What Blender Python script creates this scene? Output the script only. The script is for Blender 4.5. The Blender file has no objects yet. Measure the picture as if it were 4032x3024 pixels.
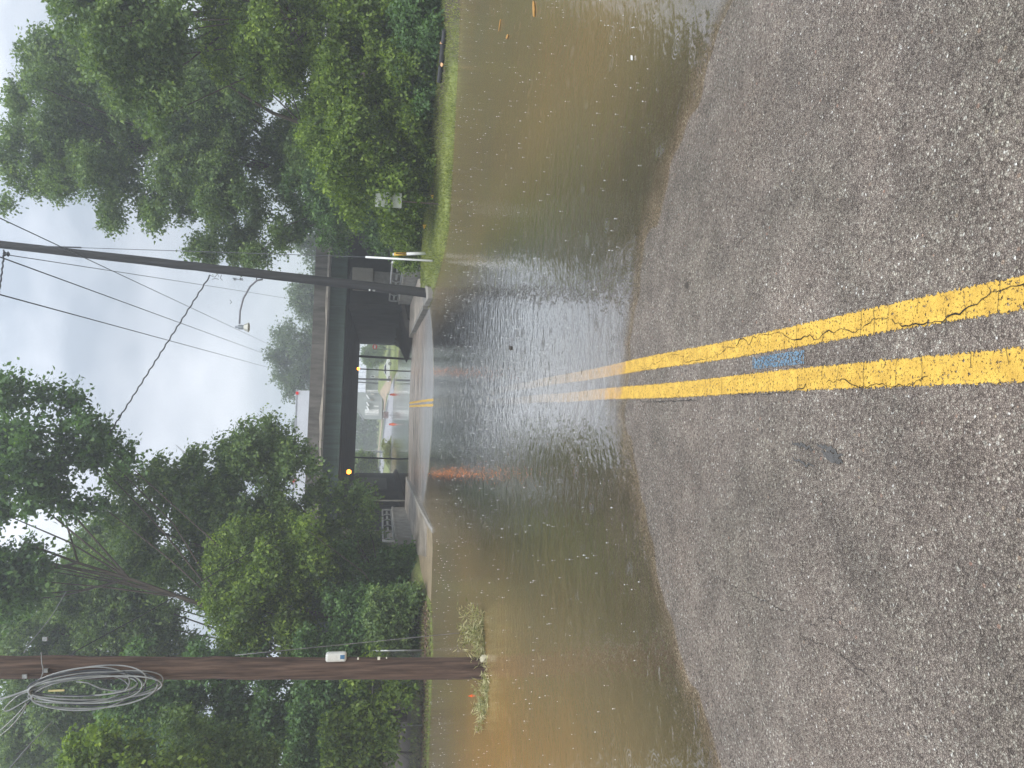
import bpy, math, random
import numpy as np
from mathutils import Vector, Matrix
random.seed(7); RNG = np.random.default_rng(11)
C = bpy.context.scene
R = math.radians
# ------------------------------------------------------------------ camera, light, exposure
FPX, HZ = 2912.0, 1500.0
pitch = math.atan((2016-HZ)/FPX); yaw = R(2.2); roll = R(1.9)
CAM = np.array([0, 0, 1.7])
_h = np.array([math.sin(yaw), math.cos(yaw), 0]); _z = np.array([0, 0, 1.])
FWD = math.cos(pitch)*_h - math.sin(pitch)*_z
_r = np.array([math.cos(yaw), -math.sin(yaw), 0]); _u = np.cross(_r, FWD)
UP = math.cos(roll)*_u - math.sin(roll)*_r
RT = math.cos(roll)*_r + math.sin(roll)*_u
cd = bpy.data.cameras.new('camera'); cam = bpy.data.objects.new('camera', cd); C.collection.objects.link(cam)
cd.sensor_fit = 'HORIZONTAL'; cd.sensor_width = 36; cd.lens = 36*FPX/4032
cd.clip_start = 0.05; cd.clip_end = 2000
M = Matrix.Identity(4)
for i in range(3):
    M[i][0] = -UP[i]; M[i][1] = RT[i]; M[i][2] = -FWD[i]; M[i][3] = CAM[i]
cam.matrix_world = M
C.camera = cam
C.view_settings.view_transform = 'Standard'; C.view_settings.look = 'None'
C.view_settings.gamma = 1; C.view_settings.exposure = 0.48
C.cycles.volume_step_rate = 4; C.cycles.volume_bounces = 1; C.cycles.max_bounces = 8; C.cycles.transparent_max_bounces = 12

w = bpy.data.worlds.new("World"); C.world = w; w.use_nodes = True
nt = w.node_tree; nt.nodes.clear()
def nn(nt, t, **k):
    n = nt.nodes.new(t)
    for a, b in k.items(): setattr(n, a, b)
    return n
out = nn(nt, 'ShaderNodeOutputWorld'); mx = nn(nt, 'ShaderNodeMixShader'); mx.inputs[0].default_value = 0.93
b1 = nn(nt, 'ShaderNodeBackground'); b1.inputs[1].default_value = 0.08
sky = nn(nt, 'ShaderNodeTexSky', sky_type='NISHITA', sun_disc=False, sun_elevation=R(58), sun_rotation=R(-20))
b2 = nn(nt, 'ShaderNodeBackground'); b2.inputs[1].default_value = .98
tc = nn(nt, 'ShaderNodeTexCoord'); mp = nn(nt, 'ShaderNodeMapping'); mp.inputs['Scale'].default_value = (1, 1, 2.2)
no = nn(nt, 'ShaderNodeTexNoise'); no.inputs['Scale'].default_value = 3.4; no.inputs['Detail'].default_value = 7; no.inputs['Roughness'].default_value = .52
cr = nn(nt, 'ShaderNodeValToRGB')
cr.color_ramp.elements[0].position = .42; cr.color_ramp.elements[0].color = (.40, .46, .54, 1)
cr.color_ramp.elements[1].position = .70; cr.color_ramp.elements[1].color = (.86, .90, .98, 1)
L = nt.links.new
L(tc.outputs['Generated'], mp.inputs[0]); L(mp.outputs[0], no.inputs['Vector']); L(no.outputs['Fac'], cr.inputs[0]); L(cr.outputs[0], b2.inputs[0])
sz = nn(nt, 'ShaderNodeSeparateXYZ'); zr_ = nn(nt, 'ShaderNodeMapRange'); zr_.inputs['From Min'].default_value = .30; zr_.inputs['From Max'].default_value = .85; zr_.inputs['To Min'].default_value = .84; zr_.inputs['To Max'].default_value = 2.1
L(tc.outputs['Generated'], sz.inputs[0]); L(sz.outputs['Z'], zr_.inputs['Value']); L(zr_.outputs[0], b2.inputs[1])
L(sky.outputs[0], b1.inputs[0]); L(b1.outputs[0], mx.inputs[1]); L(b2.outputs[0], mx.inputs[2]); L(mx.outputs[0], out.inputs[0])
ld = bpy.data.lights.new('sun', 'SUN'); ld.energy = 2.0; ld.angle = R(24); ld.color = (1, .97, .92)
lo = bpy.data.objects.new('sun', ld); C.collection.objects.link(lo); lo.rotation_euler = (R(32), 0, R(20))

# ------------------------------------------------------------------ helpers
S = 4032/2212.0
def ray(X, Y): return FWD + (-UP)*((X-2016)/FPX) + RT*(-(Y-1512)/FPX)
def at(X, Y, d):
    """world point seen at photo pixel X,Y at distance y=d"""
    v = ray(X, Y); return CAM + v*(d/v[1])
def atz(X, Y, z):
    v = ray(X, Y); return CAM + v*((z-CAM[2])/v[2])
def tag(o, label=None, cat=None, group=None, kind=None):
    if label: o['label'] = label
    if cat: o['category'] = cat
    if group: o['group'] = group
    if kind: o['kind'] = kind
    return o
def empty(name, loc, label, cat, group=None):
    o = bpy.data.objects.new(name, None); C.collection.objects.link(o); o.location = loc
    o.empty_display_size = .2
    return tag(o, label, cat, group)
class MB:
    def __init__(s): s.v = []; s.f = []
    def add(s, vs, fs):
        n = len(s.v); s.v += [tuple(float(c) for c in v) for v in vs]; s.f += [tuple(i+n for i in f) for f in fs]; return s
    def box(s, x0, x1, y0, y1, z0, z1):
        return s.add([(x0,y0,z0),(x1,y0,z0),(x1,y1,z0),(x0,y1,z0),(x0,y0,z1),(x1,y0,z1),(x1,y1,z1),(x0,y1,z1)],
            [(0,3,2,1),(4,5,6,7),(0,1,5,4),(1,2,6,5),(2,3,7,6),(3,0,4,7)])
    def tube(s, pts, r, n=8, caps=True):
        pts = [Vector(p) for p in pts]; m = len(pts)
        if not hasattr(r, '__len__'): r = [r]*m
        t0 = (pts[1]-pts[0]).normalized(); a = Vector((0,0,1)) if abs(t0.z) < .9 else Vector((1,0,0))
        u = t0.cross(a).normalized(); vs = []; fs = []
        for i, p in enumerate(pts):
            t = (pts[min(i+1,m-1)]-pts[max(i-1,0)]).normalized()
            u = (u-t*u.dot(t)).normalized(); w_ = t.cross(u)
            for k in range(n):
                a = 2*math.pi*k/n; vs.append(p+(u*math.cos(a)+w_*math.sin(a))*r[i])
        for i in range(m-1):
            for k in range(n):
                k2 = (k+1) % n; fs.append((i*n+k, i*n+k2, (i+1)*n+k2, (i+1)*n+k))
        if caps: fs.append(tuple(range(n))[::-1]); fs.append(tuple(range((m-1)*n, m*n)))
        return s.add(vs, fs)
    def cone(s, c, prof, n=16):
        """lathe about z, prof = [(r,z)]"""
        vs = []; fs = []
        for r_, z_ in prof:
            for k in range(n):
                a = 2*math.pi*k/n; vs.append((c[0]+r_*math.cos(a), c[1]+r_*math.sin(a), c[2]+z_))
        for i in range(len(prof)-1):
            for k in range(n):
                k2 = (k+1) % n; fs.append((i*n+k, i*n+k2, (i+1)*n+k2, (i+1)*n+k))
        fs.append(tuple(range(n))[::-1]); fs.append(tuple(range((len(prof)-1)*n, len(prof)*n)))
        return s.add(vs, fs)
    def prism(s, poly, y0, y1):
        """polygon in x,z extruded along y"""
        n = len(poly)
        vs = [(x, y0, z) for x, z in poly]+[(x, y1, z) for x, z in poly]
        fs = [tuple(range(n)), tuple(range(n, 2*n))[::-1]]+[(i, i+n, (i+1) % n+n, (i+1) % n) for i in range(n)]
        return s.add(vs, fs)
    def build(s, name, mat, parent=None, smooth=False, bevel=0):
        me = bpy.data.meshes.new(name); me.from_pydata(s.v, [], s.f); me.update()
        if smooth: me.polygons.foreach_set('use_smooth', [True]*len(me.polygons))
        me.materials.append(mat)
        o = bpy.data.objects.new(name, me); C.collection.objects.link(o)
        if parent: o.parent = parent; o.matrix_parent_inverse = Matrix.Translation(parent.location).inverted()
        if bevel:
            b = o.modifiers.new('bevel', 'BEVEL'); b.width = bevel; b.segments = 2; b.limit_method = 'ANGLE'
        return o
def npmesh(name, V, F, mat, parent=None, attrs=None, smooth=False):
    """V (n,3), F (m,4) arrays"""
    me = bpy.data.meshes.new(name); n = len(V); m = len(F); k = F.shape[1]
    me.vertices.add(n); me.vertices.foreach_set('co', np.ascontiguousarray(V, dtype=np.float32).ravel())
    me.loops.add(m*k); me.loops.foreach_set('vertex_index', F.astype(np.int32).ravel())
    me.polygons.add(m); me.polygons.foreach_set('loop_start', np.arange(0, m*k, k, dtype=np.int32))
    me.polygons.foreach_set('loop_total', np.full(m, k, dtype=np.int32))
    if smooth: me.polygons.foreach_set('use_smooth', np.ones(m, dtype=bool))
    me.update(calc_edges=True)
    for a, arr in (attrs or {}).items():
        at_ = me.attributes.new(a, 'FLOAT', 'POINT'); at_.data.foreach_set('value', arr.astype(np.float32))
    me.materials.append(mat)
    o = bpy.data.objects.new(name, me); C.collection.objects.link(o)
    if parent: o.parent = parent; o.matrix_parent_inverse = Matrix.Translation(parent.location).inverted()
    return o

# ------------------------------------------------------------------ materials
def mat(name):
    m = bpy.data.materials.new(name); m.use_nodes = True; m.node_tree.nodes.clear(); return m, m.node_tree
def ramp(nt, els):
    c = nn(nt, 'ShaderNodeValToRGB')
    while len(c.color_ramp.elements) < len(els): c.color_ramp.elements.new(.5)
    for e, (p, col) in zip(c.color_ramp.elements, els): e.position = p; e.color = (*col, 1)
    return c
def simple(name, col, rough=.7, var=.15, scale=8, metal=0, bump=0.0, bscale=40, spec=.4, stretch=(1,1,1), col2=None, coat=0):
    """principled with noise colour variation and bump, object coordinates in metres"""
    m, t = mat(name); l = t.links.new
    o = nn(t, 'ShaderNodeOutputMaterial'); p = nn(t, 'ShaderNodeBsdfPrincipled'); l(p.outputs[0], o.inputs[0])
    tc = nn(t, 'ShaderNodeTexCoord'); mp = nn(t, 'ShaderNodeMapping'); mp.inputs['Scale'].default_value = stretch
    l(tc.outputs['Object'], mp.inputs[0])
    n = nn(t, 'ShaderNodeTexNoise'); n.inputs['Scale'].default_value = scale; n.inputs['Detail'].default_value = 6; n.inputs['Roughness'].default_value = .6
    l(mp.outputs[0], n.inputs['Vector'])
    a = tuple(max(0, c*(1-var)) for c in (col2 or col)); b = tuple(min(1, c*(1+var)) for c in col)
    r = ramp(t, [(.32, a), (.68, b)]); l(n.outputs['Fac'], r.inputs[0]); l(r.outputs[0], p.inputs['Base Color'])
    p.inputs['Roughness'].default_value = rough; p.inputs['Metallic'].default_value = metal; p.inputs['Specular IOR Level'].default_value = spec
    if coat: p.inputs['Coat Weight'].default_value = coat
    if bump:
        n2 = nn(t, 'ShaderNodeTexNoise'); n2.inputs['Scale'].default_value = bscale; n2.inputs['Detail'].default_value = 4
        l(mp.outputs[0], n2.inputs['Vector'])
        bp = nn(t, 'ShaderNodeBump'); bp.inputs['Strength'].default_value = 1; bp.inputs['Distance'].default_value = bump
        l(n2.outputs['Fac'], bp.inputs['Height']); l(bp.outputs[0], p.inputs['Normal'])
    return m
def leafmat(name, dark, mid, light, trans=.35, rough=.5):
    m, t = mat(name); l = t.links.new
    o = nn(t, 'ShaderNodeOutputMaterial'); a = nn(t, 'ShaderNodeAttribute', attribute_name='rnd')
    r = ramp(t, [(.05, dark), (.5, mid), (.95, light)]); l(a.outputs['Fac'], r.inputs[0])
    p = nn(t, 'ShaderNodeBsdfPrincipled'); p.inputs['Roughness'].default_value = rough; p.inputs['Specular IOR Level'].default_value = .35
    l(r.outputs[0], p.inputs['Base Color'])
    tr = nn(t, 'ShaderNodeBsdfTranslucent'); hs = nn(t, 'ShaderNodeMixRGB', blend_type='MULTIPLY'); hs.inputs[0].default_value = 1
    hs.inputs[2].default_value = (1.25, 1.3, .55, 1); l(r.outputs[0], hs.inputs[1]); l(hs.outputs[0], tr.inputs[0])
    mx = nn(t, 'ShaderNodeMixShader'); mx.inputs[0].default_value = trans
    l(p.outputs[0], mx.inputs[1]); l(tr.outputs[0], mx.inputs[2]); l(mx.outputs[0], o.inputs[0])
    return m
LEAF_A = leafmat('maple leaf', (0.081,0.137,0.056), (0.137,0.217,0.072), (0.274,0.370,0.113))
LEAF_B = leafmat('bright leaf', (0.064,0.116,0.026), (0.151,0.232,0.040), (0.348,0.464,0.082), .42)
LEAF_C = leafmat('deep green leaf', (0.054,0.104,0.043), (0.100,0.190,0.064), (0.180,0.306,0.082))
LEAF_D = leafmat('far leaf', (0.066,0.102,0.054), (0.102,0.156,0.072), (0.156,0.216,0.090))
LEAF_Y = leafmat('yellow grass', (.16,.2,.04), (.26,.30,.06), (.40,.42,.10))
GRASS = leafmat('grass blade', (0.111,0.143,0.039), (0.247,0.293,0.072), (0.468,0.494,0.156), .3, .6)
LITTER = leafmat('leaf litter', (.06,.035,.02), (.16,.09,.055), (.36,.27,.2), .05, .8)
BARK = simple('bark', (.085,.068,.052), .9, .35, 5, bump=.02, bscale=14, stretch=(1,1,.25))
CONC = simple('weathered concrete', (.30,.28,.25), .85, .22, 2.5, bump=.004, bscale=30)
CONC_D = simple('dirty concrete', (.20,.19,.17), .9, .3, 1.6, bump=.004, bscale=25)
CONC_P = simple('bridge parapet concrete', (.155,.145,.13), .9, .25, 1.4, bump=.006, bscale=9, stretch=(2.4,1,.5), col2=(.11,.10,.09))
CONC_L = simple('spalled ledge', (.30,.265,.22), .9, .35, 1.3, bump=.02, bscale=5)
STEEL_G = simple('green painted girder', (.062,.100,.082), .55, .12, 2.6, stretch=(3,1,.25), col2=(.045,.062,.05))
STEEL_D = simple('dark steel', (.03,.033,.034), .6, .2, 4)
GALV = simple('galvanised pipe', (.42,.43,.43), .42, .2, 9, metal=.55, col2=(.3,.3,.29))
WHITE = simple('white paint', (.78,.79,.78), .4, .05, 6)
YELP = simple('yellow plastic', (.72,.45,.05), .4, .1, 6)
WIRE = simple('cable jacket', (.06,.065,.075), .5, .2, 3)
WIRE_L = simple('grey cable jacket', (.26,.27,.27), .35, .25, 5, coat=.4)
POLE_L = simple('brown creosoted pole', (.100,.066,.050), .85, .5, 7, bump=.01, bscale=22, stretch=(3,3,.16), col2=(.065,.042,.034))
POLE_R = simple('dark grey pole', (.040,.040,.042), .85, .3, 3.5, bump=.01, bscale=22, stretch=(3,3,.16))
BLACKP = simple('black corrugated pipe', (.035,.036,.04), .55, .25, 6)
ORANGE = simple('orange plastic', (.85,.13,.02), .5, .08, 5)
RED = simple('red plastic', (.7,.04,.03), .5, .08, 5)
RUST = simple('rusty fence steel', (.25,.24,.22), .6, .3, 6, metal=.5)
GLASSD = simple('dark glass', (.02,.025,.03), .08, .1, 2, spec=.6)
TYRE = simple('tyre rubber', (.02,.02,.02), .85, .1, 20)
PAINT = simple('white car paint', (.75,.76,.78), .25, .02, 2, coat=.6)
WALLM = simple('grey green wall', (.34,.37,.36), .8, .06, .8)
ROOFM = simple('metal roof', (.50,.52,.54), .5, .08, .8)

def emis(name, col, s):
    m, t = mat(name); e = nn(t, 'ShaderNodeEmission'); e.inputs[0].default_value = (*col, 1); e.inputs[1].default_value = s
    o = nn(t, 'ShaderNodeOutputMaterial'); t.links.new(e.outputs[0], o.inputs[0]); return m

WZ0 = -.18
def asphalt():
    m, t = mat('wet asphalt'); l = t.links.new
    o = nn(t, 'ShaderNodeOutputMaterial'); p = nn(t, 'ShaderNodeBsdfPrincipled'); l(p.outputs[0], o.inputs[0])
    g = nn(t, 'ShaderNodeNewGeometry'); sx = nn(t, 'ShaderNodeSeparateXYZ'); l(g.outputs['Position'], sx.inputs[0])
    far = nn(t, 'ShaderNodeMapRange'); far.inputs['From Min'].default_value = 24; far.inputs['From Max'].default_value = 27; l(sx.outputs['Y'], far.inputs['Value'])
    vo = nn(t, 'ShaderNodeTexVoronoi'); vo.inputs['Scale'].default_value = 122; vo.inputs['Randomness'].default_value = 1
    l(g.outputs['Position'], vo.inputs['Vector'])
    ve = nn(t, 'ShaderNodeTexVoronoi', feature='DISTANCE_TO_EDGE'); ve.inputs['Scale'].default_value = 122; l(g.outputs['Position'], ve.inputs['Vector'])
    sc = nn(t, 'ShaderNodeSeparateColor'); l(vo.outputs['Color'], sc.inputs[0])
    st = ramp(t, [(0, (.105,.082,.067)), (.25, (.205,.163,.135)), (.60, (.270,.220,.182)), (.86, (.33,.278,.225)), (.96, (.41,.37,.31)), (.99, (.52,.47,.38)), (1.0, (.75,.72,.66))])
    l(sc.outputs[0], st.inputs[0])
    # bigger tan and pink stones
    v2 = nn(t, 'ShaderNodeTexVoronoi'); v2.inputs['Scale'].default_value = 38; l(g.outputs['Position'], v2.inputs['Vector'])
    s2 = nn(t, 'ShaderNodeSeparateColor'); l(v2.outputs['Color'], s2.inputs[0])
    gt = nn(t, 'ShaderNodeMath', operation='GREATER_THAN'); gt.inputs[1].default_value = .90; l(s2.outputs[0], gt.inputs[0])
    lt = nn(t, 'ShaderNodeMath', operation='LESS_THAN'); lt.inputs[1].default_value = .27; l(v2.outputs['Distance'], lt.inputs[0])
    an = nn(t, 'ShaderNodeMath', operation='MULTIPLY'); l(gt.outputs[0], an.inputs[0]); l(lt.outputs[0], an.inputs[1])
    c2 = ramp(t, [(0, (.40,.24,.18)), (.35, (.36,.31,.23)), (.7, (.27,.25,.21)), (1, (.62,.58,.50))]); l(s2.outputs[1], c2.inputs[0])
    m2 = nn(t, 'ShaderNodeMixRGB'); l(an.outputs[0], m2.inputs[0]); l(st.outputs[0], m2.inputs[1]); l(c2.outputs[0], m2.inputs[2])
    # dark binder between stones
    ed = nn(t, 'ShaderNodeMapRange'); ed.inputs['From Max'].default_value = .07; ed.inputs['To Min'].default_value = .36; l(ve.outputs['Distance'], ed.inputs['Value'])
    mu = nn(t, 'ShaderNodeMixRGB', blend_type='MULTIPLY'); mu.inputs[0].default_value = 1; l(m2.outputs[0], mu.inputs[1]); l(ed.outputs[0], mu.inputs[2])
    # large tone patches, slightly purple and green
    n1 = nn(t, 'ShaderNodeTexNoise'); n1.inputs['Scale'].default_value = .9; n1.inputs['Detail'].default_value = 5; l(g.outputs['Position'], n1.inputs['Vector'])
    pr = ramp(t, [(.32, (.88,.90,.87)), (.5, (1,1,1)), (.68, (1.05,1.02,1.0))]); l(n1.outputs['Fac'], pr.inputs[0])
    n3 = nn(t, 'ShaderNodeTexNoise'); n3.inputs['Scale'].default_value = 5; n3.inputs['Detail'].default_value = 3; l(g.outputs['Position'], n3.inputs['Vector'])
    p3 = ramp(t, [(.3, (.78,.78,.78)), (.7, (1.15,1.15,1.15))]); l(n3.outputs['Fac'], p3.inputs[0])
    m3 = nn(t, 'ShaderNodeMixRGB', blend_type='MULTIPLY'); m3.inputs[0].default_value = 1; l(mu.outputs[0], m3.inputs[1]); l(pr.outputs[0], m3.inputs[2])
    m4 = nn(t, 'ShaderNodeMixRGB', blend_type='MULTIPLY'); m4.inputs[0].default_value = 1; l(m3.outputs[0], m4.inputs[1]); l(p3.outputs[0], m4.inputs[2])
    wet = nn(t, 'ShaderNodeMapRange'); wet.inputs['From Min'].default_value = WZ0; wet.inputs['From Max'].default_value = WZ0+.035; wet.inputs['To Min'].default_value = .92; l(sx.outputs['Z'], wet.inputs['Value'])
    trk = nn(t, 'ShaderNodeMath', operation='SINE'); tk = nn(t, 'ShaderNodeMath', operation='MULTIPLY'); tk.inputs[1].default_value = 3.3; l(sx.outputs['X'], tk.inputs[0]); l(tk.outputs[0], trk.inputs[0])
    tr2 = nn(t, 'ShaderNodeMapRange'); tr2.inputs['From Min'].default_value = -1; tr2.inputs['To Min'].default_value = .90; tr2.inputs['To Max'].default_value = 1.06; l(trk.outputs[0], tr2.inputs['Value'])
    wt = nn(t, 'ShaderNodeMath', operation='MULTIPLY'); l(wet.outputs[0], wt.inputs[0]); l(tr2.outputs[0], wt.inputs[1])
    m5 = nn(t, 'ShaderNodeMixRGB', blend_type='MULTIPLY'); m5.inputs[0].default_value = 1; l(m4.outputs[0], m5.inputs[1]); l(wt.outputs[0], m5.inputs[2]); m4 = m5
    # far stretch: sky reflection painted in as pale grey, then tan mud streaks
    mpn = nn(t, 'ShaderNodeMapping'); mpn.inputs['Scale'].default_value = (.35, 1.6, 1); l(g.outputs['Position'], mpn.inputs[0])
    n4 = nn(t, 'ShaderNodeTexNoise'); n4.inputs['Scale'].default_value = 1.1; n4.inputs['Detail'].default_value = 6; l(mpn.outputs[0], n4.inputs['Vector'])
    fr = nn(t, 'ShaderNodeMapRange'); fr.inputs['From Min'].default_value = 30; fr.inputs['From Max'].default_value = 35; l(sx.outputs['Y'], fr.inputs['Value'])
    fa = ramp(t, [(.3, (.33,.33,.325)), (.7, (.42,.415,.41))]); fb = ramp(t, [(.38, (.12,.10,.08)), (.46, (.36,.30,.245)), (.65, (.46,.39,.34))])
    l(n4.outputs['Fac'], fa.inputs[0]); l(n4.outputs['Fac'], fb.inputs[0])
    fm = nn(t, 'ShaderNodeMixRGB'); l(fr.outputs[0], fm.inputs[0]); l(fa.outputs[0], fm.inputs[1]); l(fb.outputs[0], fm.inputs[2])
    fin = nn(t, 'ShaderNodeMixRGB'); l(far.outputs[0], fin.inputs[0]); l(m4.outputs[0], fin.inputs[1]); l(fm.outputs[0], fin.inputs[2])
    l(fin.outputs[0], p.inputs['Base Color'])
    rr = nn(t, 'ShaderNodeMapRange'); rr.inputs['To Min'].default_value = .34; rr.inputs['To Max'].default_value = .22; l(far.outputs[0], rr.inputs['Value'])
    wr = nn(t, 'ShaderNodeMapRange'); wr.inputs['From Min'].default_value = WZ0; wr.inputs['From Max'].default_value = WZ0+.08; wr.inputs['To Min'].default_value = .62; l(sx.outputs['Z'], wr.inputs['Value'])
    rm = nn(t, 'ShaderNodeMath', operation='MULTIPLY'); l(rr.outputs[0], rm.inputs[0]); l(wr.outputs[0], rm.inputs[1]); l(rm.outputs[0], p.inputs['Roughness']); p.inputs['Specular IOR Level'].default_value = .5
    bp = nn(t, 'ShaderNodeBump'); bp.inputs['Strength'].default_value = 1
    bd = nn(t, 'ShaderNodeMapRange'); bd.inputs['To Min'].default_value = .0034; bd.inputs['To Max'].default_value = .0006; l(far.outputs[0], bd.inputs['Value'])
    hh = nn(t, 'ShaderNodeMapRange'); hh.inputs['From Max'].default_value = .30; l(ve.outputs['Distance'], hh.inputs['Value'])
    hm = nn(t, 'ShaderNodeMath', operation='MULTIPLY_ADD'); hm.inputs[1].default_value = .8; l(sc.outputs[1], hm.inputs[0]); l(hh.outputs[0], hm.inputs[2])
    l(hm.outputs[0], bp.inputs['Height']); l(bd.outputs[0], bp.inputs['Distance']); l(bp.outputs[0], p.inputs['Normal'])
    return m
ASPH = asphalt()

def paintmat(name, c1, c2, edge=True, cover=.5):
    """road paint, worn through to transparent by noise and at its ragged edges (attribute 'edge' 0 at border, 1 inside)"""
    m, t = mat(name); l = t.links.new
    o = nn(t, 'ShaderNodeOutputMaterial'); p = nn(t, 'ShaderNodeBsdfPrincipled'); tr = nn(t, 'ShaderNodeBsdfTransparent'); mx = nn(t, 'ShaderNodeMixShader')
    g = nn(t, 'ShaderNodeNewGeometry'); a = nn(t, 'ShaderNodeAttribute', attribute_name='edge')
    n = nn(t, 'ShaderNodeTexNoise'); n.inputs['Scale'].default_value = 95; n.inputs['Detail'].default_value = 4; l(g.outputs['Position'], n.inputs['Vector'])
    v = nn(t, 'ShaderNodeTexVoronoi', feature='DISTANCE_TO_EDGE'); v.inputs['Scale'].default_value = 122; l(g.outputs['Position'], v.inputs['Vector'])
    e1 = nn(t, 'ShaderNodeMapRange'); e1.inputs['From Max'].default_value = .24; e1.inputs['To Min'].default_value = -.36; e1.inputs['To Max'].default_value = 0.0; l(a.outputs['Fac'], e1.inputs['Value'])
    s = nn(t, 'ShaderNodeMath', operation='ADD'); l(n.outputs['Fac'], s.inputs[0]); l(e1.outputs[0], s.inputs[1])
    vr = nn(t, 'ShaderNodeMapRange'); vr.inputs['From Max'].default_value = .06; vr.inputs['To Min'].default_value = -.16; vr.inputs['To Max'].default_value = 0; l(v.outputs['Distance'], vr.inputs['Value'])
    s2 = nn(t, 'ShaderNodeMath', operation='ADD'); l(s.outputs[0], s2.inputs[0]); l(vr.outputs[0], s2.inputs[1])
    f = nn(t, 'ShaderNodeMapRange'); f.inputs['From Min'].default_value = cover-.22; f.inputs['From Max'].default_value = cover-.14; l(s2.outputs[0], f.inputs['Value'])
    n2 = nn(t, 'ShaderNodeTexNoise'); n2.inputs['Scale'].default_value = 14; n2.inputs['Detail'].default_value = 5; l(g.outputs['Position'], n2.inputs['Vector'])
    r = ramp(t, [(.3, c1), (.7, c2)]); l(n2.outputs['Fac'], r.inputs[0]); l(r.outputs[0], p.inputs['Base Color'])
    p.inputs['Roughness'].default_value = .5
    bp = nn(t, 'ShaderNodeBump'); bp.inputs['Distance'].default_value = .002; l(v.outputs['Distance'], bp.inputs['Height']); l(bp.outputs[0], p.inputs['Normal'])
    l(f.outputs[0], mx.inputs[0]); l(tr.outputs[0], mx.inputs[1]); l(p.outputs[0], mx.inputs[2]); l(mx.outputs[0], o.inputs[0])
    return m
PAINT_Y = paintmat('worn yellow road paint', (.52,.31,.045), (.74,.47,.075), cover=.54)
PAINT_B = paintmat('faded blue spray paint', (.11,.19,.27), (.17,.28,.37), cover=.66)
CRACK = simple('crack', (.018,.016,.015), .9, .2, 30)
TAR = simple('worn dark patch', (.085,.08,.075), .6, .3, 30, bump=.003, bscale=60)

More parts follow.
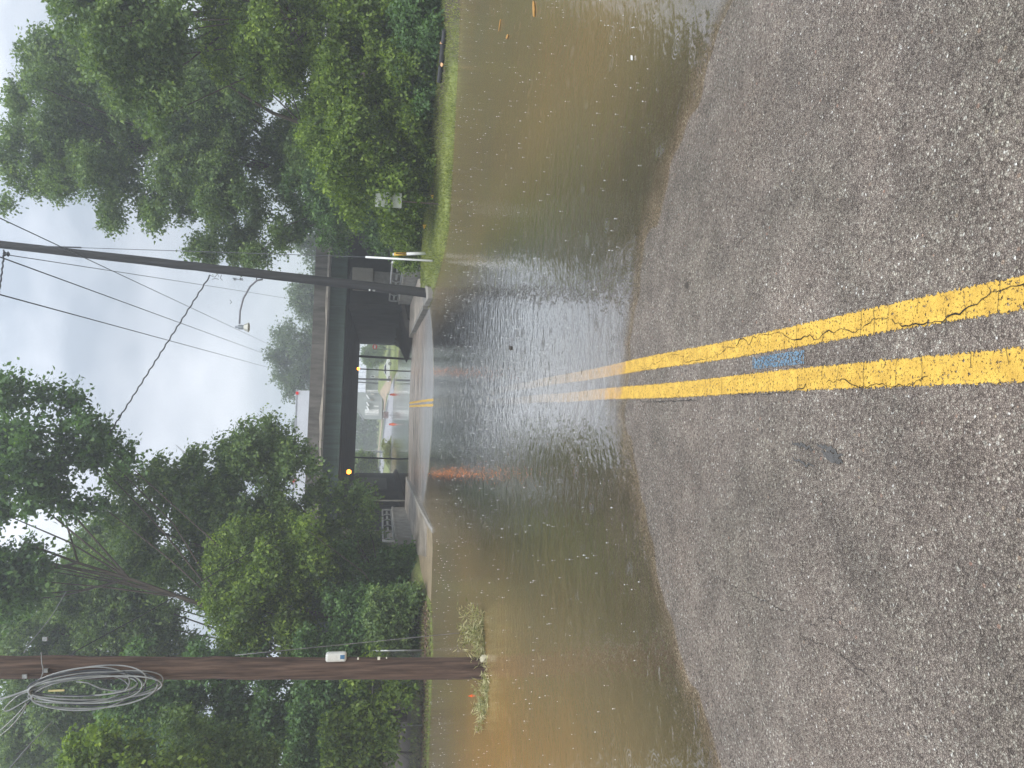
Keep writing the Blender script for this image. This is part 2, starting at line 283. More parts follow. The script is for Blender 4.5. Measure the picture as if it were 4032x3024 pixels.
def water():
    m, t = mat('muddy flood water'); l = t.links.new
    o = nn(t, 'ShaderNodeOutputMaterial'); g = nn(t, 'ShaderNodeNewGeometry')
    a = nn(t, 'ShaderNodeAttribute', attribute_name='depth'); si = nn(t, 'ShaderNodeAttribute', attribute_name='silt')
    ml = nn(t, 'ShaderNodeMath', operation='MULTIPLY'); ml.inputs[1].default_value = -7; mk = nn(t, 'ShaderNodeAttribute', attribute_name='murk'); l(mk.outputs['Fac'], ml.inputs[0])
    ex = nn(t, 'ShaderNodeMath', operation='EXPONENT'); l(ml.outputs[0], ex.inputs[0])
    al = nn(t, 'ShaderNodeMath', operation='SUBTRACT'); al.inputs[0].default_value = 1; l(ex.outputs[0], al.inputs[1])
    n = nn(t, 'ShaderNodeTexNoise'); n.inputs['Scale'].default_value = .35; n.inputs['Detail'].default_value = 5; l(g.outputs['Position'], n.inputs['Vector'])
    ad = nn(t, 'ShaderNodeMath', operation='MULTIPLY_ADD'); ad.inputs[1].default_value = .5; l(n.outputs['Fac'], ad.inputs[0]); l(si.outputs['Fac'], ad.inputs[2])
    r = ramp(t, [(.25, (.140,.114,.066)), (.55, (.180,.128,.062)), (1.0, (.34,.185,.060))]); l(ad.outputs[0], r.inputs[0])
    d = nn(t, 'ShaderNodeBsdfDiffuse'); l(r.outputs[0], d.inputs[0]); tr = nn(t, 'ShaderNodeBsdfTransparent'); tr.inputs[0].default_value = (.97, .93, .84, 1)
    m1 = nn(t, 'ShaderNodeMixShader'); l(al.outputs[0], m1.inputs[0]); l(tr.outputs[0], m1.inputs[1]); l(d.outputs[0], m1.inputs[2])
    gl = nn(t, 'ShaderNodeBsdfGlossy'); gl.inputs['Roughness'].default_value = .09; gl.inputs[0].default_value = (1, 1, 1, 1)
    fr = nn(t, 'ShaderNodeFresnel'); fr.inputs['IOR'].default_value = 1.38
    # rain chop and rain rings
    hs = []
    for sc_, amp in ((2.0, .0085), (7.0, .0098), (22., .0032)):
        q = nn(t, 'ShaderNodeTexNoise'); q.inputs['Scale'].default_value = sc_; q.inputs['Detail'].default_value = 2; l(g.outputs['Position'], q.inputs['Vector'])
        k = nn(t, 'ShaderNodeMath', operation='MULTIPLY'); k.inputs[1].default_value = amp; l(q.outputs['Fac'], k.inputs[0]); hs.append(k)
    v = nn(t, 'ShaderNodeTexVoronoi'); v.inputs['Scale'].default_value = 3.6; l(g.outputs['Position'], v.inputs['Vector'])
    cs = nn(t, 'ShaderNodeSeparateColor'); l(v.outputs['Color'], cs.inputs[0])
    w1 = nn(t, 'ShaderNodeMath', operation='MULTIPLY'); w1.inputs[1].default_value = 62; l(v.outputs['Distance'], w1.inputs[0])
    w2 = nn(t, 'ShaderNodeMath', operation='SINE'); l(w1.outputs[0], w2.inputs[0])
    env = nn(t, 'ShaderNodeMapRange'); env.inputs['From Min'].default_value = .06; env.inputs['From Max'].default_value = .40; env.inputs['To Min'].default_value = .0022; env.inputs['To Max'].default_value = 0
    l(v.outputs['Distance'], env.inputs['Value'])
    w3 = nn(t, 'ShaderNodeMath', operation='MULTIPLY'); l(w2.outputs[0], w3.inputs[0]); l(env.outputs[0], w3.inputs[1])
    w4 = nn(t, 'ShaderNodeMath', operation='MULTIPLY'); l(w3.outputs[0], w4.inputs[0]); l(cs.outputs[0], w4.inputs[1]); hs.append(w4)
    acc = hs[0]
    for k in hs[1:]:
        q = nn(t, 'ShaderNodeMath', operation='ADD'); l(acc.outputs[0], q.inputs[0]); l(k.outputs[0], q.inputs[1]); acc = q
    sy = nn(t, 'ShaderNodeSeparateXYZ'); l(g.outputs['Position'], sy.inputs[0])
    shl = nn(t, 'ShaderNodeMapRange'); shl.inputs['From Min'].default_value = 43; shl.inputs['From Max'].default_value = 47; shl.inputs['To Min'].default_value = 1; shl.inputs['To Max'].default_value = .04; l(sy.outputs['Y'], shl.inputs['Value'])
    q = nn(t, 'ShaderNodeMath', operation='MULTIPLY'); l(acc.outputs[0], q.inputs[0]); l(shl.outputs[0], q.inputs[1]); acc = q   # sheltered from the rain below the overpass
    bp = nn(t, 'ShaderNodeBump'); bp.inputs['Strength'].default_value = .8; bp.inputs['Distance'].default_value = 1.0; l(acc.outputs[0], bp.inputs['Height'])
    l(bp.outputs[0], gl.inputs['Normal']); l(bp.outputs[0], fr.inputs['Normal'])
    edg = nn(t, 'ShaderNodeMapRange'); edg.inputs['From Max'].default_value = .010; l(a.outputs['Fac'], edg.inputs['Value'])
    fb_ = nn(t, 'ShaderNodeMath', operation='MULTIPLY', use_clamp=True); fb_.inputs[1].default_value = 2.3; l(fr.outputs[0], fb_.inputs[0]); fe = nn(t, 'ShaderNodeMath', operation='MULTIPLY'); l(fb_.outputs[0], fe.inputs[0]); l(edg.outputs[0], fe.inputs[1])
    sd = nn(t, 'ShaderNodeAttribute', attribute_name='reflect_cut'); sf = nn(t, 'ShaderNodeMapRange'); sf.inputs['To Min'].default_value = 1; sf.inputs['To Max'].default_value = .42; l(sd.outputs['Fac'], sf.inputs['Value'])
    ff = nn(t, 'ShaderNodeMath', operation='MULTIPLY'); l(fe.outputs[0], ff.inputs[0]); l(sf.outputs[0], ff.inputs[1]); fe = ff   # reflection shaped by position: full over mid-road, turned down towards the sides
    m2 = nn(t, 'ShaderNodeMixShader'); l(fe.outputs[0], m2.inputs[0]); l(m1.outputs[0], m2.inputs[1]); l(gl.outputs[0], m2.inputs[2]); l(m2.outputs[0], o.inputs[0])
    return m
WATER = water()

def groundmat():
    m, t = mat('ground soil and grass'); l = t.links.new
    o = nn(t, 'ShaderNodeOutputMaterial'); p = nn(t, 'ShaderNodeBsdfPrincipled'); l(p.outputs[0], o.inputs[0])
    g = nn(t, 'ShaderNodeNewGeometry')
    n = nn(t, 'ShaderNodeTexNoise'); n.inputs['Scale'].default_value = .8; n.inputs['Detail'].default_value = 8; n.inputs['Roughness'].default_value = .7; l(g.outputs['Position'], n.inputs['Vector'])
    r = ramp(t, [(.3, (.09,.09,.035)), (.45, (.17,.20,.055)), (.6, (.24,.28,.075)), (.75, (.25,.21,.12))]); l(n.outputs['Fac'], r.inputs[0])
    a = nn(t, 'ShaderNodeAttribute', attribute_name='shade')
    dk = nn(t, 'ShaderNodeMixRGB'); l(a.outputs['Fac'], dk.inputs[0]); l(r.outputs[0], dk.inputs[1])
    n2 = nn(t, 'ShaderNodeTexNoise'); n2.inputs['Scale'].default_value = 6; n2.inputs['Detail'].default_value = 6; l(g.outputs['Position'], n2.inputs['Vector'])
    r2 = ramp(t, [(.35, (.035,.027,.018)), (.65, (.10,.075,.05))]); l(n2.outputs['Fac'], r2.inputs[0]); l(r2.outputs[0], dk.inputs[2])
    l(dk.outputs[0], p.inputs['Base Color']); p.inputs['Roughness'].default_value = .9
    return m
GROUND = groundmat()

# ------------------------------------------------------------------ terrain
WZ = -.18
_yy = np.arange(-60, 500, .25)
_zz = np.interp(_yy, [-60,-10,0,5.3,9,13,18,23,26.9,31,40,43.5,47,55,80,100,112,122,150,200,500],
   [1.9,.34,0,-.18,-.245,-.31,-.37,-.30,-.18,-.10,-.03,0.0,-.10,-.4,-.5,-.40,-.24,-.16,.35,1.6,6])
_k = np.exp(-.5*(np.arange(-8, 9)/3.)**2); _k /= _k.sum()
_zz = np.convolve(np.pad(_zz, 8, 'edge'), _k, 'valid')
def sm(a, b, t):
    t = np.clip((t-a)/float(b-a), 0, 1); return t*t*(3-2*t)
def edgeR(x): return np.interp(x, [3,4.2,5.4,8.5,10.3,16,30,80], [28,27.3,22.3,21,18.1,13,5,-20])
def edgeL(x): return np.interp(x, [-80,-40,-20,-11.4,-7.5,-5.7,-4.5,-3], [28,26.5,24.6,23.9,23.5,25.2,24.6,25])
def H(x, y):
    x = np.asarray(x, float); y = np.asarray(y, float)
    zr = np.interp(y, _yy, _zz); k = np.interp(y, [0,20,27,200], [.0115,.0105,.0045,.003])
    ax = np.abs(x-.27); dx = np.clip(ax, 0, 4.2)
    cor = zr-k*dx*dx - np.where(y < 24, .03*np.clip(ax-4.2, 0, 8), 0)
    # far: right side stays a flat lawn at the water's edge, left rises
    right = np.interp(y, [80,86,144,150,164,500], [-.42,-.17,-.12,.3,2.25,6])
    farz = zr + (right-zr)*sm(1.5, 4, x)
    farz = farz + np.clip(-x-4, 0, 60)*.028*sm(112, 150, y)
    dR = (y-edgeR(x))*.8; dL = (y-edgeL(x))*.8
    bank = np.where(x > 0, WZ-.02+np.clip(dR, -2.0, 4.5)*np.where(dR > 0, .085, .14), WZ-.02+np.clip(dL, -2.0, 5)*np.where(dL > 0, .08, .14))
    pav = np.where(x > 0, sm(6.7, 6.3, x)*sm(30.8, 31.6, y), sm(6.6, 6.1, -x)*sm(23.4, 24.4, y)) 
    bank = bank*(1-pav)+(zr-.10)*pav
    cor = cor+(.0035*np.sin(x*2.3+np.sin(y*1.7)*1.3)*np.sin(y*2.9+x)+.002*np.sin(x*6.1+y*4.3)*np.sin(y*7.7-x*3.1)+.0012*np.sin(x*15+y*9)*np.sin(y*17-x*7))*sm(2.2,3.2,y)*(1-sm(10,14,y))
    side = sm(4.25, 4.75, ax)*sm(19.5, 21.5, y)
    z = cor*(1-side)+bank*side
    em = np.clip((ax-9)*.55, 0, 4.5)*sm(43, 48, y)*(1-sm(80, 90, y))
    z = np.maximum(z, em*1.0+z*0) if False else np.where(em > 0, np.maximum(z, em), z)
    f = sm(78, 88, y); z = z*(1-f)+farz*f
    # low concrete apron height differences are built as slabs
    far_side = sm(14, 60, ax)*sm(15, 30, y)*1.2
    return z+far_side*(1-f)
def grid(xs, ys, zf):
    X, Y = np.meshgrid(xs, ys); Z = zf(X, Y); n, m = X.shape
    V = np.stack([X, Y, Z], -1).reshape(-1, 3)
    i = np.arange(n-1)[:, None]*m+np.arange(m-1)[None, :]
    F = np.stack([i, i+1, i+1+m, i+m], -1).reshape(-1, 4)
    return V, F
def axis(parts):
    a = []
    for lo_, hi, st in parts: a += list(np.arange(lo_, hi, st))
    return np.array(a+[parts[-1][1]])
gx = axis([(-400,-60,20),(-60,-16,2),(-16,14,.4),(14,60,2),(60,400,20)]); gy = axis([(-60,-6,4),(-6,48,.5),(48,200,2),(200,500,20)])
def groundz(x, y):
    h = H(x, y); onroad = ((np.abs(x-.27) < 4.3) & (y < 112)) | ((x > -16.2) & (x < 14.2) & (y < 22.2) & (y < edgeR(x)+.2))
    return h-np.where(onroad, .08, 0)
V, F = grid(gx, gy, groundz)
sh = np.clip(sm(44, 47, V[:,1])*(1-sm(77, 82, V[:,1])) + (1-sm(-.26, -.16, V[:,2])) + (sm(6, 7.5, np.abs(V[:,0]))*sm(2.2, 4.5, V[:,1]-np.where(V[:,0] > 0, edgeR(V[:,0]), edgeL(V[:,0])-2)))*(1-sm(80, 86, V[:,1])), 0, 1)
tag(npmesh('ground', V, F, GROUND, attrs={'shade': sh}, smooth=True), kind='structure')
xs = axis([(-16,-4.0,.4),(-4,4.5,.06),(4.5,14,.38)]); ys = axis([(-6,2,.2),(2,8,.05),(8,22,.1)])
Va, Fa = grid(xs, ys, lambda x, y: H(x, y)-.15*sm(0, .6, y-np.where(x > 4, edgeR(x), 99)))
Vb, Fb = grid(np.linspace(.27-4.25, .27+4.25, 60), axis([(22,48,.2),(48,112,1)]), H)
V = np.vstack([Va, Vb]); F = np.vstack([Fa, Fb+len(Va)])
ROAD = tag(npmesh('road', V, F, ASPH, smooth=True), kind='structure')
ROAD.location = (0, 0, 0)
wx = axis([(-90,-20,5),(-20,-6,.5),(-6,8,.05),(8,24,.5),(24,90,5)]); wy = axis([(0,2,.5),(2,8,.05),(8,30,.3),(30,130,2),(130,180,8)])
V, F = grid(wx, wy, lambda x, y: x*0+WZ)
dep = np.clip(WZ-H(V[:,0], V[:,1]), 0, 2)
silt = .12+.33*sm(-2, -9, V[:,0])*sm(18, 7, V[:,1]) if False else .12+.62*(1-sm(-7, -.8, V[:,0]))*(1-sm(10, 21, V[:,1]))+.10*sm(1.5, 4, V[:,0])*(1-sm(7, 14, V[:,1]))
wtr = tag(npmesh('water', V, F, WATER, attrs={'depth': dep, 'silt': silt, 'reflect_cut': sm(1.2, 3.2, np.abs(V[:,0]-.3)-.03*V[:,1]), 'murk': dep*(1+3.6*sm(.8, 2.6, np.abs(V[:,0]-.27)))}, smooth=True), kind='structure')

# painted markings, cracks: children of the road
def strip(name, pts, half, material, lift, parent, nacross=7, label=None):
    """ribbon draped on the road following pts (x,y), half width per point"""
    pts = np.array(pts); n = len(pts); u = np.linspace(-1, 1, nacross)
    d = np.gradient(pts, axis=0); d /= np.linalg.norm(d, axis=1)[:, None]; nr = np.stack([d[:,1], -d[:,0]], 1)
    hf = np.full(n, half) if np.isscalar(half) else np.array(half)
    P = pts[:, None, :]+nr[:, None, :]*(u[None, :, None]*hf[:, None, None])
    X, Y = P[..., 0].ravel(), P[..., 1].ravel(); V = np.stack([X, Y, H(X, Y)+lift], 1)
    i = np.arange(n-1)[:, None]*nacross+np.arange(nacross-1)[None, :]
    F = np.stack([i, i+1, i+1+nacross, i+nacross], -1).reshape(-1, 4)
    e = np.tile(1-np.abs(u), n)
    o = npmesh(name, V, F, material, parent, attrs={'edge': e}, smooth=True)
    if label: o['label'] = label
    return o
yl = axis([(-2,12,.08),(12,46,.4)])
for xc, lb in ((.368, 'right hand yellow centre line'), (.172, 'left hand yellow centre line')):
    wob = .004*np.sin(yl*2.1+xc*9)
    strip('centre_line', np.stack([xc+wob, yl], 1), .056, PAINT_Y, .0035, ROAD, label=lb)
def crackline(x0, y0, y1, seed, wob=.03, w=.0035, step=.018, parent=ROAD, drift=0):
    r = np.random.default_rng(seed); ys_ = np.arange(y0, y1, step); n = len(ys_)
    x = np.convolve(np.cumsum(r.normal(0, .012, n+40)), np.ones(3)/3, 'same')[20:20+n]; x = x-np.linspace(x[0], x[-1], n)
    x = x0+np.clip(x, -wob, wob)+r.normal(0, .0035, n)+drift*(ys_-y0)
    hw = .5*w*np.clip(.35+np.abs(np.convolve(r.normal(0, 1.5, n+12), np.ones(6)/6, 'same')[6:6+n]), .1, 1.7)
    strip('crack', np.stack([x, ys_], 1), hw, CRACK, .0065, parent, 2)
crackline(.362, 1.2, 2.35, 3, .032, .0042); crackline(.372, 2.35, 3.6, 4, .032, .0032); crackline(.365, 3.6, 5.2, 5, .03, .0026)
crackline(.158, 2.15, 2.75, 6, .03, .0030); crackline(.150, 2.9, 3.6, 7, .03, .0028); crackline(.118, 4.0, 5.2, 8, .02, .0035)
rc = np.random.default_rng(5)
for xc in (.368, .172):          # short cross cracks in the paint
    for y in np.cumsum(rc.uniform(.07, .26, 17))+1.25:
        n = 9; u = np.linspace(-.052, .052, n)
        a_, b_ = (0, n) if rc.random() < .45 else ((0, 5) if rc.random() < .5 else (4, n))
        strip('crack', np.stack([xc+u, y+np.cumsum(rc.normal(0, .003, n))], 1)[a_:b_], rc.uniform(.0006, .0011), CRACK, .0066, ROAD, 2)
crackline(-.80, 2.6, 4.2, 9, .05, .0016, drift=-.02); crackline(-1.02, 2.1, 3.0, 10, .05, .0014, drift=.1); crackline(.95, 3.4, 4.5, 12, .05, .0013, drift=.08)
crackline(-1.18, 1.5, 1.95, 15, .04, .0028, drift=-.2)
strip('blue_paint_mark', [(.272, y) for y in np.arange(2.92, 3.43, .04)], .037, PAINT_B, .0033, ROAD)
for (X0, Y0, X1, Y1, hw_) in ((3108,1740,3195,1768,.006),(3212,1750,3320,1798,.008),(3230,1778,3318,1822,.017),(3110,1810,3200,1838,.003)):
    (x0, y0, _), (x1, y1, _) = atz(X0, Y0, -.09), atz(X1, Y1, -.09)
    n = 14; t_ = np.linspace(0, 1, n); wv = rc.normal(0, .006, n)
    strip('worn_patch', np.stack([x0+(x1-x0)*t_+wv, y0+(y1-y0)*t_], 1), hw_*np.sin(np.pi*np.clip(t_, .04, .96))+.002, TAR, .0045, ROAD, 4)

# kerbs and pavements
def slab(name, outline, z0, z1, material, label=None, kind='structure', cat=None, bevel=.015, flat=None):
    mb = MB(); n = len(outline)
    vs = [(x, y, z0) for x, y in outline]+[(x, y, (flat if flat is not None else float(H(.27, y))+z1)) for x, y in outline]
    mb.add(vs, [tuple(range(n))[::-1], tuple(range(n, 2*n))]+[(i, (i+1) % n, (i+1) % n+n, i+n) for i in range(n)])
    o = mb.build(name, material, bevel=bevel); return tag(o, label, cat, kind=kind)
def wallrow(name, x0, x1, ys_, z0, h, material, jitter=0):
    outl = [(x0, y) for y in ys_]+[(x1, y) for y in ys_[::-1]]
    return slab(name, outl, z0, h, material)
MUDC = simple('silty concrete pavement', (.33,.29,.24), .5, .25, 1.2, bump=.003, bscale=20, stretch=(1,.4,1), col2=(.2,.17,.14))
MUDT = simple('wet tan concrete', (.29,.23,.15), .5, .2, 2.5, bump=.002, bscale=30)
ysk = [31.2+i*1.25 for i in range(12)]
wallrow('kerb', 4.22, 4.42, ysk[:9], -.4, .17, CONC_D)
wallrow('kerb', -4.12, -3.96, [25.0]+[26+i*1.5 for i in range(13)], -.5, .10, CONC)
slab('pavement', [(4.43,31.5),(4.43,46),(6.35,46),(6.35,36),(5.6,31.6)], -.4, .155, MUDC, bevel=.005)
slab('pavement', [(-4.13,27.2),(-4.13,46),(-6.0,46),(-6.0,31.0),(-5.3,27.0)], -.5, .085, MUDC, bevel=.005)
slab('concrete_apron', [(-4.13,25.4),(-4.13,27.17),(-5.28,26.97),(-5.95,30.9),(-6.6,27.5),(-6.35,24.6),(-5.7,23.9),(-5.2,24.6)], -.5, .06, MUDT, bevel=.005)
# broken kerb chunk on the right
mb = MB(); q = [(4.35,28.9),(4.75,28.6),(4.95,29.4),(4.6,30.9),(4.3,30.8)]
mb.add([(x, y, -.4) for x, y in q]+[(x, y, z) for (x, y), z in zip(q, (.0,.06,.10,.12,.06))], [(4,3,2,1,0),(5,6,7,8,9)]+[(i,(i+1)%5,(i+1)%5+5,i+5) for i in range(5)])
tag(mb.build('broken_kerb_block', CONC, bevel=.03), 'broken pale kerb block lying at the end of the grass verge beside the dark kerb', 'kerb block')
# ------------------------------------------------------------------ overpass
BR = empty('overpass_bridge', (0, 46, 0), 'highway overpass with green girders and stained concrete parapet over the dark underpass', 'bridge')
x0b, x1b = -34, 34
sl = lambda x: -.0095*x
def beam(name, y0, y1, z0, z1, material, x0=x0b, x1=x1b, parent=BR, bevel=0):
    mb = MB(); n = 18; vs = []; fs = []
    for x in np.linspace(x0, x1, n):
        d = sl(x); vs += [(x,y0,z0+d),(x,y1,z0+d),(x,y1,z1+d),(x,y0,z1+d)]
    for i in range(n-1):
        a = i*4
        for k in range(4): fs.append((a+k, a+(k+1)%4, a+4+(k+1)%4, a+4+k))
    fs += [(0,1,2,3), tuple(len(vs)-4+k for k in (3,2,1,0))]
    mb.add(vs, fs); return mb.build(name, material, parent, bevel=bevel)
beam('deck_slab', 45.9, 78.4, 4.995, 5.16, CONC_D)
par = beam('parapet', 46.0, 46.3, 5.163, 5.93, CONC_P); par['label'] = 'rain streaked grey concrete parapet'
for x in np.arange(-33, 33, 4.6): MB().box(x, x+.025, 45.985, 45.998, 5.17+sl(x), 5.925+sl(x)).build('joint', STEEL_D, BR)
# spalled ledge
rl = np.random.default_rng(3); mb = MB(); nL = 160; xsL = np.linspace(x0b, x1b, nL)
th = np.clip(np.convolve(rl.normal(0, .22, nL+8), np.ones(5)/5, 'same')[4:4+nL]*.5+.045, .02, .2)
vs = []; fs = []
for i, x in enumerate(xsL):
    d = sl(x); vs += [(x,45.86,5.09+d),(x,45.997,5.09+d),(x,45.997,5.16+th[i]+d),(x,45.93,5.14+th[i]+d)]
for i in range(nL-1):
    a = i*4
    for k in range(4): fs.append((a+k, a+(k+1)%4, a+4+(k+1)%4, a+4+k))
mb.add(vs, fs); mb.build('ledge', CONC_L, BR)
beam('parapet', 78.0, 78.3, 5.163, 5.93, CONC_P)
def girder(y, material):
    mb = MB(); n = 14
    o = beam('girder', y, y+.03, 4.08, 4.99, material)
    beam('flange', y-.14, y+.17, 4.035, 4.078, material, parent=o)
    return o
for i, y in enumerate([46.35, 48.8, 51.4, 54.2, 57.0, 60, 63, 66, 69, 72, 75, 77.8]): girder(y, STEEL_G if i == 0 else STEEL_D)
for x in np.arange(-31, 31.1, 6.2): MB().box(x-.02, x+.02, 46.28, 46.348, 4.09+sl(x), 4.985+sl(x)).build('stiffener', STEEL_G, BR)
PIERC = simple('pier concrete', (.27,.25,.21), .85, .2, 1.2, bump=.004, bscale=20, stretch=(1,1,.5))
for x in (8.0, -8.05):
    mb = MB(); mb.box(x-.62, x+.62, 46.1, 47.4, 2.45+sl(x), 3.72+sl(x)); p1 = mb.build('pier', PIERC, BR, bevel=.03)
    mb = MB(); mb.box(x-.48, x+.48, 46.3, 47.2, -.3, 2.447+sl(x)); mb.build('shaft', CONC_D, p1, bevel=.03)
    mb = MB(); mb.box(x-.3, x+.3, 46.25, 46.7, 3.723+sl(x), 3.85+sl(x)).box(x-.17, x+.17, 46.3, 46.6, 3.853+sl(x), 4.03+sl(x)); mb.build('bearing', STEEL_D, p1)
    for y in (57, 68):
        mb = MB(); mb.box(x-.48, x+.48, y, y+1, -.3, 4.03+sl(x)); mb.build('pier', CONC_D, BR)
DARKW = simple('dark abutment wall', (.075,.078,.078), .9, .25, .7, bump=.005, bscale=6)  # plain dark tone for the concrete abutment walls
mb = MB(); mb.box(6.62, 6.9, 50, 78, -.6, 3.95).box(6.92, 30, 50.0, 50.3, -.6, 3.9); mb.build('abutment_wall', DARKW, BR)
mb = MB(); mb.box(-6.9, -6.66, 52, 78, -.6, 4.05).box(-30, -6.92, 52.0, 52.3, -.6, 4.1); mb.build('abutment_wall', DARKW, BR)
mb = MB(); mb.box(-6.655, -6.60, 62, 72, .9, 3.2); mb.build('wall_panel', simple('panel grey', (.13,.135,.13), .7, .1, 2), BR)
mb = MB(); mb.tube([(-5.62,46.1,-.05),(-5.62,46.1,4.05)], .055, 8); mb.build('downpipe', simple('drain pipe', (.17,.165,.14), .6, .2, 3), BR)
# dirt bank in the underpass
mb = MB(); n = 24; vs = []; fs = []
for i in range(n):
    y = 46+i*(29/(n-1)); wdt = .6+3.5*math.sin(math.pi*min(1, i/(n-1)*1.15+.15))*(.8+.2*math.sin(i*2.3))
    hh_ = .28+.12*math.sin(i*1.7)
    vs += [(6.61,y,-.6),(6.61-wdt,y,-.6),(6.61-wdt*.55,y,hh_*.8),(6.61,y,hh_*1.5)]
for i in range(n-1):
    a = i*4
    for k in (1, 2): fs.append((a+k, a+k+1, a+4+k+1, a+4+k))
fs.append((0,1,2,3)); mb.add(vs, fs)
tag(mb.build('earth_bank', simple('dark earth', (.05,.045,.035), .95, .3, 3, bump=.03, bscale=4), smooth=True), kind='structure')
# underpass posts
def post(X0, Y0, X1, Y1, d, r, label, zb=-.45):
    a = at(X0, Y0, d); b = at(X1, Y1, d); t_ = (4.0-b[2])/(a[2]-b[2]); top = b+(a-b)*t_; t2 = (zb-b[2])/(a[2]-b[2]); bot = b+(a-b)*t2
    o = MB().tube([bot, top], r, 10).build('steel_post', STEEL_D, smooth=True)
    return tag(o, label, 'post', 'slim steel posts under the overpass')
post(1425,1403,1575,1412,74,.11,'dark steel post under the overpass, in front of the white car\'s tail')
post(1423,1453,1577,1461,74,.06,'thin dark post directly below the small right hand underpass lamp')
post(1402,1801,1600,1808,72,.08,'dark post under the overpass nearest its left wall')
# lamps in the underpass
def ulamp(X, Y, d, r, label):
    p = at(X, Y, d); e = empty('underpass_lamp', (p[0], p[1], p[2]), label, 'lamp', 'lit sodium lamps under the overpass')
    MB().cone((p[0], p[1], p[2]), [(.01,-r),(r*.6,-r*.85),(r,-r*.2),(r,r*.4),(r*.6,r*.9)], 14).build('bulb', emis('sodium glow', (1.0,.28,.022), 8), e, smooth=True)
    MB().cone((p[0], p[1], p[2]), [(r*.7,r*.93),(r*1.1,r*1.0),(r*.8,r*1.6),(.05,r*1.7)], 14).tube([(p[0],p[1],p[2]+r*1.6),(p[0],p[1],4.05)], .02, 6).build('housing', STEEL_D, e)
ulamp(1374,1858,50,.145,'large glowing amber lamp hanging at the left side of the underpass')
ulamp(1411,1452,66,.12,'smaller glowing amber lamp above the thin dark post in the underpass')

# creek parapets with pipe railings beside the road
CONC_E = simple('pale worn concrete', (.27,.26,.235), .9, .25, 2.2, bump=.004, bscale=22)
def creek_parapet(x, y0, y1, inward, label, nb):
    e = empty('railed_parapet', (x, y0, 0), label, 'parapet', 'concrete parapets with pipe railings')
    zb = .16; ht = .66; th_ = .30
    xa, xb = (x, x+th_) if inward < 0 else (x-th_, x)
    mb = MB(); mb.box(min(xa,xb), max(xa,xb), y0, y1, -.4, zb+ht-.12); mb.build('wall', CONC_E, e, bevel=.02)
    mb = MB(); mb.box(min(xa,xb)-.03, max(xa,xb)+.03, y0-.02, y1+.02, zb+ht-.118, zb+ht); mb.build('coping', CONC_E, e, bevel=.02)
    xm = (xa+xb)/2; z0 = zb+ht; zt = z0+.56; bow = .10*(1 if inward > 0 else -1)
    def arc(y):
        return [(xm-bow*.4+bow*2.2*math.sin(math.pi*u)*.5, y, z0+u*.56) for u in np.linspace(0, 1, 9)]
    mb = MB(); mb.tube([(xm, y0+.25, zt-.02),(xm, y1-.25, zt-.02)], .05, 10); r1 = mb.build('top_rail', GALV, e, smooth=True)
    pts = [(xm, y0+.08, z0-.02)]+[(xm, y0+.08+.17*(1-math.cos(a)), zt-.19+.17*math.sin(a)) for a in np.linspace(0, math.pi/2, 7)]
    MB().tube(pts, .055, 10).build('end_bend', simple('white pipe end', (.7,.7,.68), .4, .1, 8), e, smooth=True)
    pts = [(xm, y1-.08, z0-.02)]+[(xm, y1-.08-.17*(1-math.cos(a)), zt-.19+.17*math.sin(a)) for a in np.linspace(0, math.pi/2, 7)]
    MB().tube(pts, .05, 10).build('end_bend', GALV, e, smooth=True)
    MB().tube([(xm-bow*.2, y0+.2, z0+.05),(xm-bow*.2, y1-.2, z0+.05)], .03, 8).build('bottom_rail', GALV, e, smooth=True)
    for k in range(nb):
        ya = y0+.5+(y1-y0-1)/nb*k; MB().box(xm-.03, xm+.03, ya+.35, ya+(y1-y0-1)/nb-.35, z0+.24, z0+.34).build('mid_rail', GALV, e, bevel=.01)
    for k in range(nb+1):
        y = y0+.45+(y1-y0-.9)/nb*k
        MB().tube(arc(y), .026, 8).build('baluster', GALV, e, smooth=True)
creek_parapet(-6.0, 35, 46, 1, 'concrete parapet with curved pipe railing on the left pavement, ivy behind it', 5)
creek_parapet(6.42, 33.2, 45.6, -1, 'concrete parapet with pipe railing on the right, crossed by the leaning utility pole', 5)

# box truck on the deck
zt = 5.17
TR = empty('lorry', (-6, 68, zt), 'white box lorry crossing the overpass with red marker lamps, only its roof showing', 'lorry')
MB().box(-14.5, 1.4, 67, 69.55, zt+1.0, zt+3.72).build('box_body', simple('white lorry side', (.62,.64,.68), .5, .05, 1), TR, bevel=.05)
MB().box(-14.6, 1.5, 66.96, 69.6, zt+3.722, zt+3.82).build('roof_rim', simple('grey rim', (.4,.42,.45), .5, .1, 1), TR)
for X in (1.15, -6.5): MB().box(X-.12, X+.12, 66.9, 66.958, zt+3.6, zt+3.82).build('marker_lamp', emis('red marker', (1, .05, .04), .55), TR)
MB().prism([(-17.2,zt+.5),(-14.8,zt+.5),(-14.8,zt+2.9),(-16.3,zt+2.9),(-17.1,zt+1.7)], 67.1, 69.4).build('cab', PAINT, TR, bevel=.05)
for X in (-16.2, -12.5, -2.6, -1.2):
    o = MB().tube([(X,67.0,zt+.5),(X,69.5,zt+.5)], .5, 16).build('wheel', TYRE, TR)
MB().box(-14.6, 1.2, 67.6, 69.0, zt+.7, zt+.995).build('chassis', STEEL_D, TR)

# ------------------------------------------------------------------ utility poles and cables
def noise_tube(p0, p1, r0, r1, n=24, seed=1):
    r = np.random.default_rng(seed); p0 = np.array(p0); p1 = np.array(p1)
    return [tuple(p0+(p1-p0)*t_+np.append(r.normal(0, .006, 2), 0)) for t_ in np.linspace(0, 1, n)], [r0+(r1-r0)*t_ for t_ in np.linspace(0, 1, n)]
